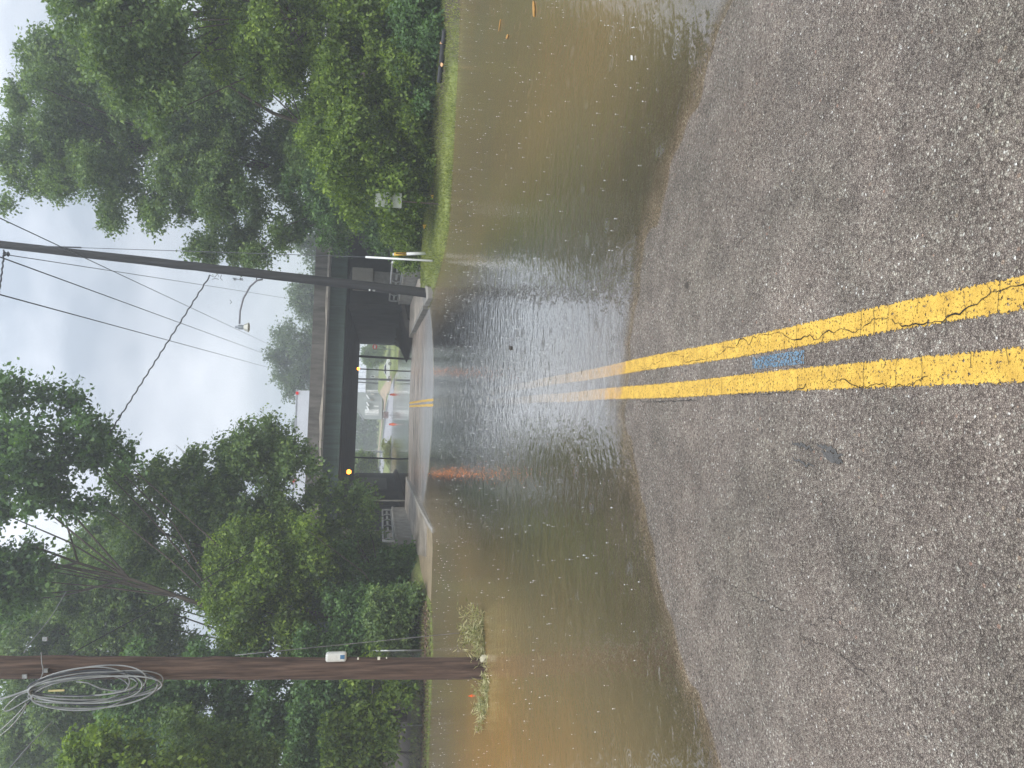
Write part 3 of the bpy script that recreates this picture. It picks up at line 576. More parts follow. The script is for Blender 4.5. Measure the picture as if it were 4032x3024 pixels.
# right pole
DR = 29.5
pb = at(1650, 1150, DR); pt = at(0, 962, DR); dirR = (pt-pb); top = pb+dirR*1.12; bot = pb-dirR*.06
PR = empty('utility_pole', tuple(pb), 'tall dark leaning utility pole on the grass verge with a curved lamp arm', 'utility pole')
pts, rs = noise_tube(bot, top, .195, .135, 26, 2)
MB().tube(pts, rs, 16).build('shaft', POLE_R, PR, smooth=True)
def P(X, Y, d=DR): return tuple(at(X, Y, d))
la = MB().tube([P(1035,1100,29.3),P(1012,1104,29.3),P(985,1128,29.3),P(958,1175,29.3),P(945,1225,29.3),P(943,1275,29.3)], .034, 8).build('lamp_arm', simple('arm grey', (.2,.2,.23), .5, .1, 5), PR, smooth=True)
c = at(950, 1288, 29.3)
hd = MB().cone(tuple(c), [(.08,-.10),(.09,-.02),(.09,.10),(.05,.12),(.04,.22)], 12).build('lamp_head', simple('head grey', (.3,.33,.37), .5, .1, 5), PR, smooth=False)
MB().cone((c[0],c[1],c[2]-.10), [(.16,-.19),(.19,-.16),(.11,0)], 6).build('lamp_shade', simple('lamp lens', (.5,.5,.45), .4, .1, 5), PR)
mb = MB()
for X in (925, 950):
    a = at(X, 1099, 29.3); mb.cone((a[0],a[1],a[2]), [(.03,-.05),(.06,-.04),(.04,0),(.06,.04),(.03,.05)], 8)
a = at(915,1096,29.3); b = at(958,1103,29.3); mb.tube([a,b], .014, 6)
mb.build('insulator', simple('insulator grey', (.25,.27,.3), .4, .1, 5), PR)
mb = MB().tube([P(1012,1062,DR),P(1010,1110,DR)], .02, 6); mb.build('bolt', STEEL_D, PR)
mb = MB(); a = at(25, 1000, 29.2); mb.cone((a[0],a[1],a[2]), [(.05,-.1),(.1,-.06),(.05,0),(.1,.06),(.05,.1)], 8); mb.build('insulator', STEEL_D, PR)
MB().box(*(lambda q: (q[0]-.03,q[0]+.03,q[1]-.02,q[1]+.02,q[2]-.03,q[2]+.03))(at(1455,1142,29.25))).build('pole_plate', WHITE, PR)
MB().box(*(lambda q: (q[0]-.03,q[0]+.03,q[1]-.02,q[1]+.02,q[2]-.05,q[2]+.05))(at(1472,1144,29.25))).build('pole_plate', GALV, PR)
def cable(name, P0, P1, r, label, sag=0.3, n=24, material=None, wig=0, group='overhead cables'):
    P0 = np.array(P0, float); P1 = np.array(P1, float); ts = np.linspace(0, 1, n)
    pts = [P0+(P1-P0)*t_-np.array([0,0,sag*4*t_*(1-t_)])+(np.array([math.sin(t_*n*1.3), 0, math.cos(t_*n*1.3)])*wig if wig else 0) for t_ in ts]
    o = MB().tube(pts, r, 6).build(name, material or WIRE, smooth=True); return tag(o, label, 'cable', group)
def ext(Xa, Ya, Xb, Yb, t_): return Xa+(Xb-Xa)*t_, Ya+(Yb-Ya)*t_
def wire2(Xa, Ya, Xb, Yb, da, db, r, label, ta=-.12, tb=1.02, sag=0):
    A = at(Xa, Ya, da); B = at(Xb, Yb, db); return cable('overhead_cable', A+(A-B)*abs(ta), B+(B-A)*(tb-1), r, label, sag)
wire2(0,859,1072,1362,22,95,.017,'overhead cable passing behind the pole and the lamp head toward the far trees')
wire2(0,1012,1072,1404,20,95,.017,'middle overhead cable ending at the far treetops over the parapet')
wire2(0,1160,1072,1451,20,95,.017,'lowest and leftmost straight overhead cable above the road')
A = np.array(P(12,1001)); B = at(1136,1176,92); cable('overhead_cable', A, B, .016, 'overhead cable leaving the pole top and running close beside the pole', .25)
cable('twisted_cable', P(828,1083), at(425,1715,30), .026, 'twisted service cable dipping from the leaning pole to the left trees', 0.0, 90, wig=.018)
A = np.array(P(16,985)); B = at(-40, 1330, 26); cable('twisted_cable', A, B, .030, 'short thick twisted cable crossing the sky at the very top', 0.05, 60, wig=.015)
for q in ([(826,1083),(845,1092),(858,1078),(862,1090)],[(835,1100),(848,1096),(862,1100)],[(872,1082),(868,1096),(876,1104)],[(905,1140+40),(912,1190),(906,1196)]): MB().tube([P(*k, 29.35) for k in q], .011, 6).build('pigtail_wire', WIRE, PR)
# guy wire with its guard
g0 = at(1703,1027,24.7); g1 = at(1440,1012,25.4); g2 = at(125,969,DR)
GW = empty('guy_wire', tuple(g0), 'guy wire from the leaning pole ending in a white plastic guard on the grass', 'guy wire')
MB().tube([g0+(g0-g1)*.02, g1+(g2-g1)*0, g2], .012, 6).build('wire', WIRE, GW, smooth=True)
MB().tube([g0, g1], .035, 10).build('guard', WHITE, GW, smooth=True)
MB().tube([at(150,970,DR-.05), at(320,975,DR-.1)], .03, 8).build('grip', WIRE, GW, smooth=True)
# marker post
m0 = at(1676,997,27.7); m1 = at(1549,1001,27.7); mid = m0+(m1-m0)*.60
MK = empty('marker_post', tuple(m0), 'white plastic marker post with a yellow upper half on the grass verge', 'marker post')
MB().tube([m0-(m1-m0)*.1, mid], .06, 12).build('post', WHITE, MK, smooth=True)
MB().tube([mid, m1-(m1-m0)*.02], .063, 12).build('sleeve', YELP, MK, smooth=True)
MB().tube([m1-(m1-m0)*.02, m1+(m1-m0)*.02], [.06,.04], 12).build('cap', WHITE, MK, smooth=True)
mm = m0+(m1-m0)*.8; MB().box(mm[0]-.02, mm[0]+.025, mm[1]-.068, mm[1]-.06, mm[2]-.2, mm[2]+.16).build('text_strip', simple('strip brown', (.2,.12,.03), .5, .3, 60, stretch=(1,1,4)), MK)

# left pole, brown
DL = 12.7
pb = atz(1905, 2632, WZ); DL = pb[1]; pt = at(0, 2628, DL); top = pb+(pt-pb)*1.25; bot = pb-(pt-pb)*.12
PL = empty('utility_pole', tuple(pb), 'thick reddish brown utility pole standing in the flood water with coiled cable', 'utility pole')
pts, rs = noise_tube(bot, top, .178, .165, 40, 5)
MB().tube(pts, rs, 22).build('shaft', POLE_L, PL, smooth=True)
def Q(X, Y, d=DL-.25): return tuple(at(X, Y, d))
# utility tag box
q0 = at(1283, 2579, DL-.04); q1 = at(1365, 2579, DL-.04); bc = (q0+q1)/2; hh_ = (q0[2]-q1[2])/2
mb = MB(); mb.box(bc[0]-.10, bc[0]+.045, bc[1]-.07, bc[1]+.07, bc[2]-hh_, bc[2]+hh_); bx = mb.build('cable_guard_box', simple('off white box', (.62,.62,.58), .5, .1, 12), PL, bevel=.035)
mb = MB(); mb.box(bc[0]-.045, bc[0]+.02, bc[1]-.076, bc[1]-.071, bc[2]-hh_+.03, bc[2]-hh_+.10); mb.build('sticker', simple('blue sticker', (.07,.17,.3), .4, .3, 40), PL)
for X, Y, s_ in ((1492,2592,.022),(1410,2593,.014),(1522,2590,.010)):
    q = at(X, Y, DL-.12); MB().box(q[0]-s_, q[0]+s_, q[1]-.02, q[1]+.02, q[2]-s_, q[2]+s_).build('pole_tag', simple('tag', (.65,.62,.5), .5, .1, 9), PL, bevel=.004)
for X, Y in ((180,2640),(178,2516),(98,2663)):
    q = at(X, Y, DL-.19); MB().box(q[0]-.03, q[0]+.03, q[1]-.015, q[1]+.015, q[2]-.035, q[2]+.035).build('pole_tag', GALV, PL, bevel=.004)
# cable coil
rr_ = np.random.default_rng(9); ax0 = np.array((120., 2722.)); ax1 = np.array((640., 2690.))
CO = empty('cable_coil', Q(380, 2700), 'bundle of looped grey cable hanging on the brown pole, elongated coil', 'cable coil')
for k in range(11):
    ce = (ax0+ax1)/2+rr_.normal(0, 9, 2)+np.array((0, 0)); L_ = (270-rr_.uniform(0, 75)); Wd = 34+rr_.uniform(0, 44); tl = R(-3.5+rr_.normal(0, 2.0)); pts = []
    ce[0] = 108+L_+rr_.uniform(0, 16)
    for a in np.linspace(0, 2*math.pi, 57):
        sq = 1+.18*math.cos(a); u_ = L_*math.cos(a); v_ = Wd*math.sin(a)*sq
        X = ce[0]+u_*math.cos(tl)-v_*math.sin(tl); Y = ce[1]+u_*math.sin(tl)+v_*math.cos(tl)
        pts.append(Q(X, Y, DL-.26-.010*k+.05*math.sin(a*2+k)))
    o = MB().tube(pts, .0105 if k % 3 else .013, 6, caps=False).build('loop', WIRE_L if k % 4 else WIRE, CO, smooth=True)
MB().tube([Q(x_, y_) for x_, y_ in ((300,2683),(345,2688),(400,2712),(460,2722),(520,2705))], .011, 6).build('loose_end', WIRE_L, CO, smooth=True)
q = at(222, 2719, DL-.3); MB().box(q[0]-.014, q[0]+.014, q[1]-.006, q[1]+.006, q[2]-.11, q[2]+.11).build('cable_label', simple('yellow tag', (.6,.52,.25), .5, .1, 9), CO)
def lcab(pts, r, label, material=WIRE_L, d=DL-.28, dd=0):
    n = len(pts); pp = [at(x_, y_, d+dd*i/(n-1)) for i, (x_, y_) in enumerate(pts)]
    # smooth the path
    out_ = []
    for i in range(n-1):
        p0 = pp[max(i-1,0)]; p1 = pp[i]; p2 = pp[i+1]; p3 = pp[min(i+2,n-1)]
        for t_ in np.linspace(0, 1, 6, endpoint=False):
            out_.append(.5*((2*p1)+(-p0+p2)*t_+(2*p0-5*p1+4*p2-p3)*t_**2+(-p0+3*p1-3*p2+p3)*t_**3))
    out_.append(pp[-1])
    return tag(MB().tube(out_, r, 6).build('drop_cable', material, smooth=True), label, 'cable', 'loose cables on the brown pole')
lcab([(104,2776),(160,2722),(215,2668),(281,2580),(360,2530),(601,2399),(842,2259),(1000,2165)], .012, 'long cable slanting from the coil across the brown pole into the left trees', WIRE, dd=7)
lcab([(163,2570),(165,2610),(170,2645),(150,2690),(120,2725)], .008, 'thin cable curving past the small square tag on the brown pole')
lcab([(-30,2762),(50,2738),(120,2712),(150,2690),(210,2660)], .016, 'thick grey cable entering from the top into the coil tie')
lcab([(120,2720),(70,2740),(25,2780),(18,2797),(40,2795),(110,2755),(205,2700)], .010, 'looped cable bend sticking out above the coil')
lcab([(-40,2910),(30,2850),(80,2800),(104,2768)], .010, 'upper pale cable rising leftward from the coil')
lcab([(-40,2925),(35,2868),(85,2810),(106,2770)], .008, 'lower pale cable rising leftward from the coil')
lcab([(15,3060),(45,3018),(120,2930),(205,2842)], .012, 'cable crossing the left trees beyond the coil', dd=6)
lcab([(95,2570),(120,2530),(200,2430),(260,2330)], .010, 'pale cable running up from the pole through the leaves', dd=8)
cable('pole_guy_wire', at(925,2580,DL+.05), atz(1872,2486,WZ-.1), .007, 'thin pale guy wire from the brown pole down into the flooded weeds', 0, 8, WIRE_L, group='guy wires')

# ------------------------------------------------------------------ fence
FN = empty('chain_link_fence', (-13, 25.6, 0), 'chain link fence half covered with vines on the left bank', 'fence')
def fencep(X, d=25.9): return None
fy = lambda x: 25.9+.09*(x+9)
fz = lambda x: float(H(x, fy(x)))
FX = [-8.3, -10.75, -13.1, -15.5, -18.0]
for x in FX: MB().tube([(x,fy(x),fz(x)-.2),(x+.03,fy(x),fz(x)+1.72)], .032, 8).build('fence_post', GALV, FN, smooth=True)
MB().tube([(x,fy(x),fz(x)+1.70) for x in FX], .022, 8).build('top_rail', RUST, FN, smooth=True)
mb = MB(); st_ = .075
for k in range(int((18-8.3+1.7)/st_)):
    for sgn in (1, -1):
        a = -18.0+k*st_-(1.66 if sgn > 0 else 0); b = a+1.66*1.0 if sgn > 0 else a-1.66
        xa, za, xb, zb = (a, 0, a+1.66, 1.66) if sgn > 0 else (a, 0, a-1.66, 1.66)
        for _ in range(1):
            lo_, hi = -18.0, -8.3
            if max(xa, xb) < lo_ or min(xa, xb) > hi: break
            t0 = max(0, min(1, (lo_-xa)/(xb-xa))) if sgn > 0 else max(0, (xa-hi)/(xa-xb)); t1 = min(1, (hi-xa)/(xb-xa)) if sgn > 0 else min(1, (xa-lo_)/(xa-xb))
            if t1 <= t0: break
            A = (xa+(xb-xa)*t0, za+(zb-za)*t0); B = (xa+(xb-xa)*t1, za+(zb-za)*t1)
            mb.tube([(A[0],fy(A[0]),fz(A[0])+A[1]),(B[0],fy(B[0]),fz(B[0])+B[1])], .0035, 3, caps=False)
mb.build('wire_mesh', RUST, FN)

# ------------------------------------------------------------------ small things on verges
def flag(X0, Y0, X1, Y1, d, material, label, group, fl=.12):
    a = at(X0, Y0, d); b = at(X1, Y1, d); e = empty('marker_flag', tuple(a), label, 'flag', group)
    m_ = (a+b)/2+np.array([.03,0,-.03]); MB().tube([a, m_, b], .0035, 5).build('wire_stem', simple('flag wire', (.45,.45,.2), .5, .1, 5), e)
    n = 5; vs = []
    for i in range(n):
        for j in range(2): vs.append((b[0]-i*fl*.8/(n-1), b[1]+.02*math.sin(i*1.6), b[2]-.005-j*fl*.75-.012*i*(1-j)+.02*i*j*.6))
    fs = [(i*2,i*2+1,i*2+3,i*2+2) for i in range(n-1)]
    o = MB().add(vs, fs).build('pennant', material, e); sd = o.modifiers.new('thick','SOLIDIFY'); sd.thickness = .002
flag(1712,822,1695,767,24.9,YELP,'yellow marker flag on the verge, below the half hidden white sign','yellow utility flags on the verge',.16)
flag(1697,926,1663,884,25.6,YELP,'yellow marker flag leaning at the bush edge beside the striped marker post','yellow utility flags on the verge',.17)
# orange flag in the water
q = at(1842, 2741, 14.0); e = empty('marker_flag', tuple(q), 'small orange flag poking out of the brown water behind the pole weeds', 'flag')
MB().add([(q[0],q[1],q[2]),(q[0]-.055,q[1]+.01,q[2]-.17),(q[0]+.01,q[1]-.02,q[2]-.14),(q[0]+.06,q[1]+.01,q[2]-.175),(q[0]+.01,q[1]+.03,q[2]-.14)], [(0,1,2),(0,2,3),(0,3,4),(0,4,1)]).build('pennant', ORANGE, e)
MB().tube([(q[0],q[1]+.01,q[2]-.35),(q[0],q[1]+.01,q[2]-.02)], .004, 5).build('wire_stem', GALV, e)
# black erosion pipe in three lengths with orange ties
for i, (Xa, Ya, Xb, Yb) in enumerate(((1793,124,1786,172),(1784,178,1774,252),(1769,262,1762,325))):
    a = at(Xa, Ya, [21.6,22.0,22.5][i]); b = at(Xb, Yb, [21.9,22.4,22.9][i]); n = 30; pts = []; rs = []
    for k in range(n):
        t_ = k/(n-1); p_ = a+(b-a)*t_; pts.append((p_[0], p_[1], float(H(p_[0], p_[1]))+.08)); rs.append(.075+.008*(k % 2))
    tag(MB().tube(pts, rs, 12).build('black_pipe', BLACKP), ['black corrugated pipe length at the right end of the verge','middle length of black corrugated pipe between two orange scraps','black corrugated pipe length left of the larger orange scrap'][i], 'pipe', 'black pipe lengths lying in the grass')
for X, Y, s_, lb in ((1786,175,.05,'small orange scrap between two black pipe lengths'),(1772,258,.075,'larger orange scrap by the left black pipe length')):
    q = at(X, Y, 22); z = float(H(q[0], q[1]))+.13
    MB().add([(q[0]-s_,q[1],z),(q[0]+s_*.3,q[1]-s_*.4,z-.03),(q[0]+s_,q[1]+.02,z+.03),(q[0]-s_*.2,q[1]+s_*.4,z+.05),(q[0],q[1],z-.06)], [(0,1,4),(1,2,4),(2,3,4),(3,0,4),(3,2,1,0)]).build('plastic_scrap', simple('scrap orange', (.75,.42,.2), .6, .2, 9))
    tag(C.collection.objects[-1] if False else bpy.data.objects[[o.name for o in bpy.data.objects if o.name.startswith('plastic_scrap')][-1]], lb, 'litter', 'orange scraps beside the pipe')
# half hidden white sign
a = at(1478, 787, 24.4); b = at(1582, 787, 24.4)
SG = empty('warning_sign', (a[0], a[1], float(H(a[0], a[1]))), 'white sign on a post almost hidden by bright leaves on the right bank', 'sign')
cx_, cy_ = (a[0]+b[0])/2, a[1]; zt_, zb_ = a[2], b[2]
MB().tube([(cx_,cy_+.06,-.1),(cx_,cy_+.06,zt_)], .025, 8).build('post', BARK, SG)
MB().box(cx_-.25, cx_+.25, cy_, cy_+.01, zb_, zt_).build('panel', simple('sign white', (.5,.52,.48), .5, .05, 6), SG, bevel=.004)
GREYT = simple('sign print', (.16,.18,.17), .6, .2, 30)
mb = MB()
for k in range(9): mb.box(cx_-.17+.035*k, cx_-.15+.035*k, cy_-.004, cy_-.001, zb_+.40, zb_+.47)
mb.build('lettering', GREYT, SG); mb = MB()
for k in range(7): mb.box(cx_-.15+.042*k, cx_-.127+.042*k, cy_-.004, cy_-.001, zb_+.29, zb_+.35)
mb.build('lettering', GREYT, SG)
MB().box(cx_-.18, cx_-.06, cy_-.004, cy_-.001, zt_-.16, zt_-.12).build('lettering', GREYT, SG); MB().box(cx_-.04, cx_+.1, cy_-.004, cy_-.001, zt_-.25, zt_-.20).build('lettering', GREYT, SG); MB().box(cx_-.15, cx_+.16, cy_-.004, cy_-.001, zt_-.36, zt_-.32).build('lettering', GREYT, SG)

# ------------------------------------------------------------------ foliage machinery
def leaves(points, dirs, nrm, size, rnd, curl=.12, wd=.36):
    n = len(points); a = dirs/np.linalg.norm(dirs, axis=1)[:, None]
    s = np.cross(nrm, a); s /= np.linalg.norm(s, axis=1)[:, None]+1e-9; nn_ = np.cross(a, s)
    L_ = size[:, None]
    V = np.empty((n, 4, 3)); V[:,0] = points; V[:,1] = points+a*L_*.45+s*L_*wd-nn_*L_*curl; V[:,2] = points+a*L_-nn_*L_*curl*.9; V[:,3] = points+a*L_*.45-s*L_*wd-nn_*L_*curl
    return V.reshape(-1, 3), np.repeat(rnd, 4)
def bough(c, r, ntw, nlf, size, rng, droop=.5, flat=.75):
    """clusters of leaves on short twigs filling an ellipsoid"""
    u = rng.normal(size=(ntw, 3)); u /= np.linalg.norm(u, axis=1)[:, None]; rad = rng.random(ntw)**.5*(1+.22*np.sin(u[:,0]*5+c[0])*np.sin(u[:,1]*4+c[1]*2)+.22*np.sin(u[:,2]*6+c[2]*3))
    base = c+u*rad[:, None]*r*np.array([1, 1, flat])
    tw = u*np.array([1,1,.3])+np.array([0,0,.15])+rng.normal(0, .35, (ntw, 3)); tw /= np.linalg.norm(tw, axis=1)[:, None]
    ln = rng.uniform(2.2, 5.0, ntw)*size
    t_ = np.linspace(0, 1, nlf)[None, :]
    P_ = base[:, None, :]+tw[:, None, :]*(t_*ln[:, None])[..., None]; P_[..., 2] -= droop*(t_**2)*ln[:, None]*.6
    P_ = P_+rng.normal(0, size*.35, P_.shape); P_ = P_.reshape(-1, 3); n = len(P_)
    th = np.repeat(tw, nlf, axis=0); side = rng.normal(0, .8, (n, 3)); d = th*.5+side+np.array([0,0,-droop])
    nr = rng.normal(0, .45, (n, 3))+np.array([0,0,1.])+th*.35
    tone = np.clip(np.repeat(rng.normal(.45, .2, ntw)+.10*np.clip(u[:,2], -1, 1), nlf)+rng.normal(0, .10, n), 0, 1)
    return leaves(P_, d, nr, rng.uniform(.55, 1.45, n)*size, tone)
def inpoly(x, y, poly):
    c = False; n = len(poly)
    for i in range(n):
        x1, y1 = poly[i]; x2, y2 = poly[i-1]
        if (y1 > y) != (y2 > y) and x < (x2-x1)*(y-y1)/(y2-y1)+x1: c = not c
    return c
def tree(name, label, cat, group, polys, d, base, rsc, nb, size, material, seed, holes=(), trunk=.2, ntw=150, nlf=7, spread=2.5, droop=.5, extra=(), limbr=.03, top=None, bark=BARK):
    """polys: outlines of the crown in photo coordinates at distance d (2212-wide), base: trunk foot (x,y)"""
    rng = np.random.default_rng(seed); bl = []; k2 = S/FPX
    tries = 0
    while len(bl) < nb and tries < nb*60:
        tries += 1; poly = polys[rng.integers(len(polys))]
        xs_ = [p[0] for p in poly]; ys_ = [p[1] for p in poly]; x = rng.uniform(min(xs_), max(xs_)); y = rng.uniform(min(ys_), max(ys_))
        r = rng.uniform(*rsc)
        if not inpoly(x, y, poly): continue
        ok = all(inpoly(x+r*.7*math.cos(a), y+r*.7*math.sin(a), poly) for a in (0, 1.57, 3.14, 4.71))
        if not ok: 
            r = rsc[0]*.7
        if any((x-hx)**2+(y-hy)**2 < (hr+r*.8)**2 for hx, hy, hr in holes): continue
        if any((x-b_[0])**2+(y-b_[1])**2 < (.62*r)**2 for b_ in bl) and tries < nb*25: continue
        bl.append((x, y, r, d+rng.uniform(-spread, spread)))
    bl += [(x, y, r, d+dd) for x, y, r, dd in extra]
    z0 = float(H(base[0], base[1])); e = empty(name, (base[0], base[1], z0), label, cat, group)
    fill = []
    for x, y, r, dd in list(bl):
        for _ in range(3):
            a_ = rng.uniform(0, 6.28); q_ = rng.uniform(.75, 1.15)*r; fill.append((x+math.cos(a_)*q_, y+math.sin(a_)*q_, r*rng.uniform(.28, .5), dd+rng.uniform(-.8, .8)*spread*.5))
    bl = [(x, y, r*.93, dd) for x, y, r, dd in bl]; nmain = len(bl)
    fill = [f_ for f_ in fill if not any((f_[0]-hx)**2+(f_[1]-hy)**2 < (hr)**2 for hx, hy, hr in holes)]
    bl = bl+fill
    cs = [np.array(at(x*S, y*S, dd)) for x, y, r, dd in bl]; rw = [r*k2*dd for x, y, r, dd in bl]
    Vs = []; Rs = []
    for c_, r_ in zip(cs, rw):
        m = max(12, int(DENS*ntw*(r_/1.4)**2*(.12/size)**1.6)); V_, t_ = bough(c_, r_, m, nlf, size, rng, droop); Vs.append(V_); Rs.append(t_)
    V_ = np.vstack(Vs); t_ = np.concatenate(Rs); keep = V_.reshape(-1, 4, 3)[:, :, 2].min(1) > -.1
    V_ = V_.reshape(-1, 4, 3)[keep].reshape(-1, 3); t_ = t_.reshape(-1, 4)[keep].ravel()
    npmesh('crown', V_, np.arange(len(V_)).reshape(-1, 4), material, e, attrs={'rnd': t_})
    zc = max(c_[2] for c_ in cs); zm = top if top else zc*.85; cc = np.mean(cs, axis=0)
    mb = MB(); n = 9; tp = []
    for i in range(n):
        u_ = i/(n-1); tp.append(np.array([base[0]+(cc[0]-base[0])*u_**1.5*.8+rng.normal(0, .08), base[1]+(cc[1]-base[1])*u_**1.5*.8+rng.normal(0, .08), z0-.2+(zm-z0+.2)*u_]))
    mb.tube(tp, [trunk*(1-.8*i/(n-1)) for i in range(n)], 9)
    for c_, r_ in list(zip(cs, rw))[:nmain]:
        if rng.random() < .75: continue
        zs = np.clip(c_[2]-np.hypot(c_[0]-cc[0], c_[1]-cc[1])*.6-.5, z0+.3, zm-.05); i = int(np.clip((zs-z0)/(zm-z0)*(n-1)-rng.uniform(0, 2.5), 1, n-2)); a_ = tp[i]
        md = (a_+c_)/2+np.array([0,0,-.25])+rng.normal(0, .18, 3); mb.tube([a_, md, c_, c_+(c_-md)*.2], [limbr*1.0, limbr*.7, limbr*.4, limbr*.15], 5, caps=False)
    mb.build('trunk', bark, e, smooth=True)
    return e, len(V_)//4
TOT = 0; DENS = 8.5
def T(*a, **k):
    global TOT; e, n = tree(*a, **k); TOT += n; return e
GR = 'trees on the right bank'; GL = 'trees on the left bank'
# right: tall hazy maple
T('maple_tree', 'tallest hazy dark green maple on the right, its crown edge nearest the leaning pole', 'tree', GR,
  [[(15,330),(60,140),(130,60),(330,20),(560,60),(690,150),(850,250),(830,430),(700,520),(640,470),(590,560),(520,565),(440,545),(400,530),(330,470),(240,470),(190,420),(110,390),(50,410)]],
  38, (11.5,38), (30,54), 105, .135, LEAF_A, 21, holes=[(592,232,24)], trunk=.2, ntw=118, spread=3.2, limbr=.05,
  extra=[(545,548,20,0),(420,535,22,0),(572,556,14,1),(240,462,24,0),(100,398,22,0),(60,400,18,0),(8,330,26,0),(30,290,26,0),(30,370,24,0),(12,440,14,0),(38,205,26,0),(68,120,24,0),(450,545,15,1),(335,462,22,0),(505,520,28,0),(520,300,34,1),(470,190,34,1),(560,340,34,1),(630,330,34,1),(640,270,26,0),(430,300,40,2),(545,180,24,1),(380,200,40,1),(590,290,22,0),(540,245,22,2)])
# right: olive overhanging maple near
T('maple_tree', 'olive green maple reaching in from the right edge above the bright one', 'tree', GR,
  [[(120,-60),(100,40),(200,140),(300,260),(370,230),(430,120),(420,-60)]], 26, (14.5,27), (30,46), 30, .12, LEAF_A, 22, trunk=.24, ntw=120, spread=1.8, limbr=.04, extra=[(330,262,22,0),(350,215,24,0),(250,190,24,0),(205,110,24,0)])
# right: bright box elder
T('box_elder_tree', 'bright yellow green leafy tree on the right bank directly behind the grass verge', 'tree', GR,
  [[(410,-80),(420,60),(470,130),(540,150),(600,200),(640,290),(700,380),(740,460),(800,500),(900,520),(925,380),(940,-80)]], 26.5, (9.6,28.5), (28,44), 84, .115, LEAF_B, 23, holes=[(605,235,14)],
  trunk=.16, ntw=125, spread=2.2, limbr=.03, droop=.9, extra=[(440,100,18,0),(480,150,20,0),(545,185,20,0),(700,330,26,-.5),(760,300,28,-1),(860,240,30,-1)])
T('maple_tree', 'dark green tree behind the right bank undergrowth reaching over the end of the parapet', 'tree', GR,
  [[(600,400),(640,500),(700,520),(760,530),(850,525),(900,500),(900,380),(760,330),(650,330)]], 36, (11.5,39), (22,36), 34, .13, LEAF_C, 24, trunk=.2, ntw=125, spread=2.2, droop=.8, extra=[(735,525,13,0),(800,520,14,0),(855,515,14,0)])
# right undergrowth shrubs
GS = 'shrubs along the right verge'
for i, (Xa, Ya, Xb, Yb, d, bx_, lb) in enumerate((
   (845,-60,955,90,23.0,(11.9,23.6),'dark leafy shrub at the right end of the verge behind the black pipe'),
   (830,70,945,220,24.6,(11.0,25),'shrub behind the left end of the black pipe'),
   (830,200,935,340,26.2,(9.7,27),'shrub between the black pipe and the white sign'),
   (825,320,925,450,28.5,(8.6,29.5),'dark shrub under the half hidden white sign'),
   (840,430,920,520,30.5,(7.9,31.5),'shrub behind the leaning yellow flag'),
   (855,505,905,575,32.6,(7.35,34.5),'low yellow green shrub behind the striped marker post and guy guard'))):
    T('shrub', lb, 'shrub', GS, [[(Xa,Ya),(Xb,Ya),(Xb,Yb),(Xa,Yb)]], d, bx_, (20,34) if i < 5 else (9,17), 15 if i < 5 else 20, .10, LEAF_C if i in (0,1,3) else LEAF_B, 30+i, trunk=.05, ntw=190, spread=.8, limbr=.012, droop=.8, top=1.2)
# left: near overhanging dark tree at top
T('sycamore_tree', 'dark branches of a tall sycamore reaching in from the top left against the sky', 'tree', GL,
  [[(-90,840),(20,835),(90,880),(160,900),(225,960),(280,985),(215,1010),(150,1005),(110,1060),(60,1100),(-20,1120),(-90,1130)], [(-80,1150),(60,1180),(90,1300),(-80,1330)]],
  30, (-9.8,31), (17,33), 46, .17, LEAF_C, 41, trunk=.16, ntw=150, spread=1.6, limbr=.045, droop=.4, extra=[(135,870,17,0),(85,855,18,0),(160,868,10,0),(245,975,13,0),(275,988,11,0),(215,945,16,0),(190,985,12,0),(125,1005,20,0),(110,1050,18,0),(20,850,26,0),(110,1085,14,0),(150,1092,9,0),(180,1092,8,0),(215,1090,8,0)])
# left main
T('maple_tree', 'broad maple on the left bank drooping over the left end of the overpass', 'tree', GL,
  [[(235,1060),(250,1020),(330,1005),(400,995),(470,970),(540,945),(590,935),(640,955),(680,1010),(690,1090),(800,1100),(790,1130),(700,1140),(740,1240),(700,1330),(480,1300),(300,1280),(230,1180)]],
  34, (-8.6,36.5), (22,40), 80, .14, LEAF_A, 42, holes=[(676,1105,16),(255,1100,0)], trunk=.24, ntw=130, spread=2.2, limbr=.035, droop=.7,
  extra=[(585,928,12,0),(572,908,7,0),(615,945,16,0),(660,985,15,0),(690,1048,10,0),(722,1070,12,0),(745,1085,16,0),(780,1078,13,0),(800,1088,10,0),(765,1060,12,0),(475,972,18,0),(410,990,18,0),(335,1008,18,0),(260,1025,16,0),(690,1110,10,0)])
T('maple_tree', 'pale hazy maple far up on the left bank with sky showing through its crown', 'tree', GL,
  [[(150,1200),(190,1130),(250,1120),(330,1220),(360,1330),(420,1400),(420,1500),(300,1600),(150,1700),(0,1700),(0,1330),(60,1290)]],
  40, (-13.5,41), (28,46), 100, .15, LEAF_A, 43, holes=[(405,1228,16),(60,1400,8),(60,1540,8),(60,1230,14)], trunk=.2, ntw=120, spread=3, limbr=.06, droop=.5)
T('box_elder_tree', 'brighter leafy tree in the middle of the left bank with drooping sprays', 'tree', GL,
  [[(440,1180),(520,1130),(640,1120),(700,1160),(690,1330),(660,1420),(560,1440),(470,1380),(430,1290)]], 30, (-8.9,31), (22,36), 40, .12, LEAF_B, 44, holes=[(410,1230,18)], trunk=.16, ntw=135, spread=1.6, droop=.9)
T('maple_tree', 'dark tree behind the brown pole and its cable coil', 'tree', GL,
  [[(300,1380),(480,1400),(700,1380),(780,1420),(780,1700),(560,1720),(300,1700),(220,1560)]], 30, (-12.5,31), (28,46), 56, .13, LEAF_C, 45, holes=[(330,1420,6)], trunk=.25, ntw=150, spread=2.4, droop=.7)
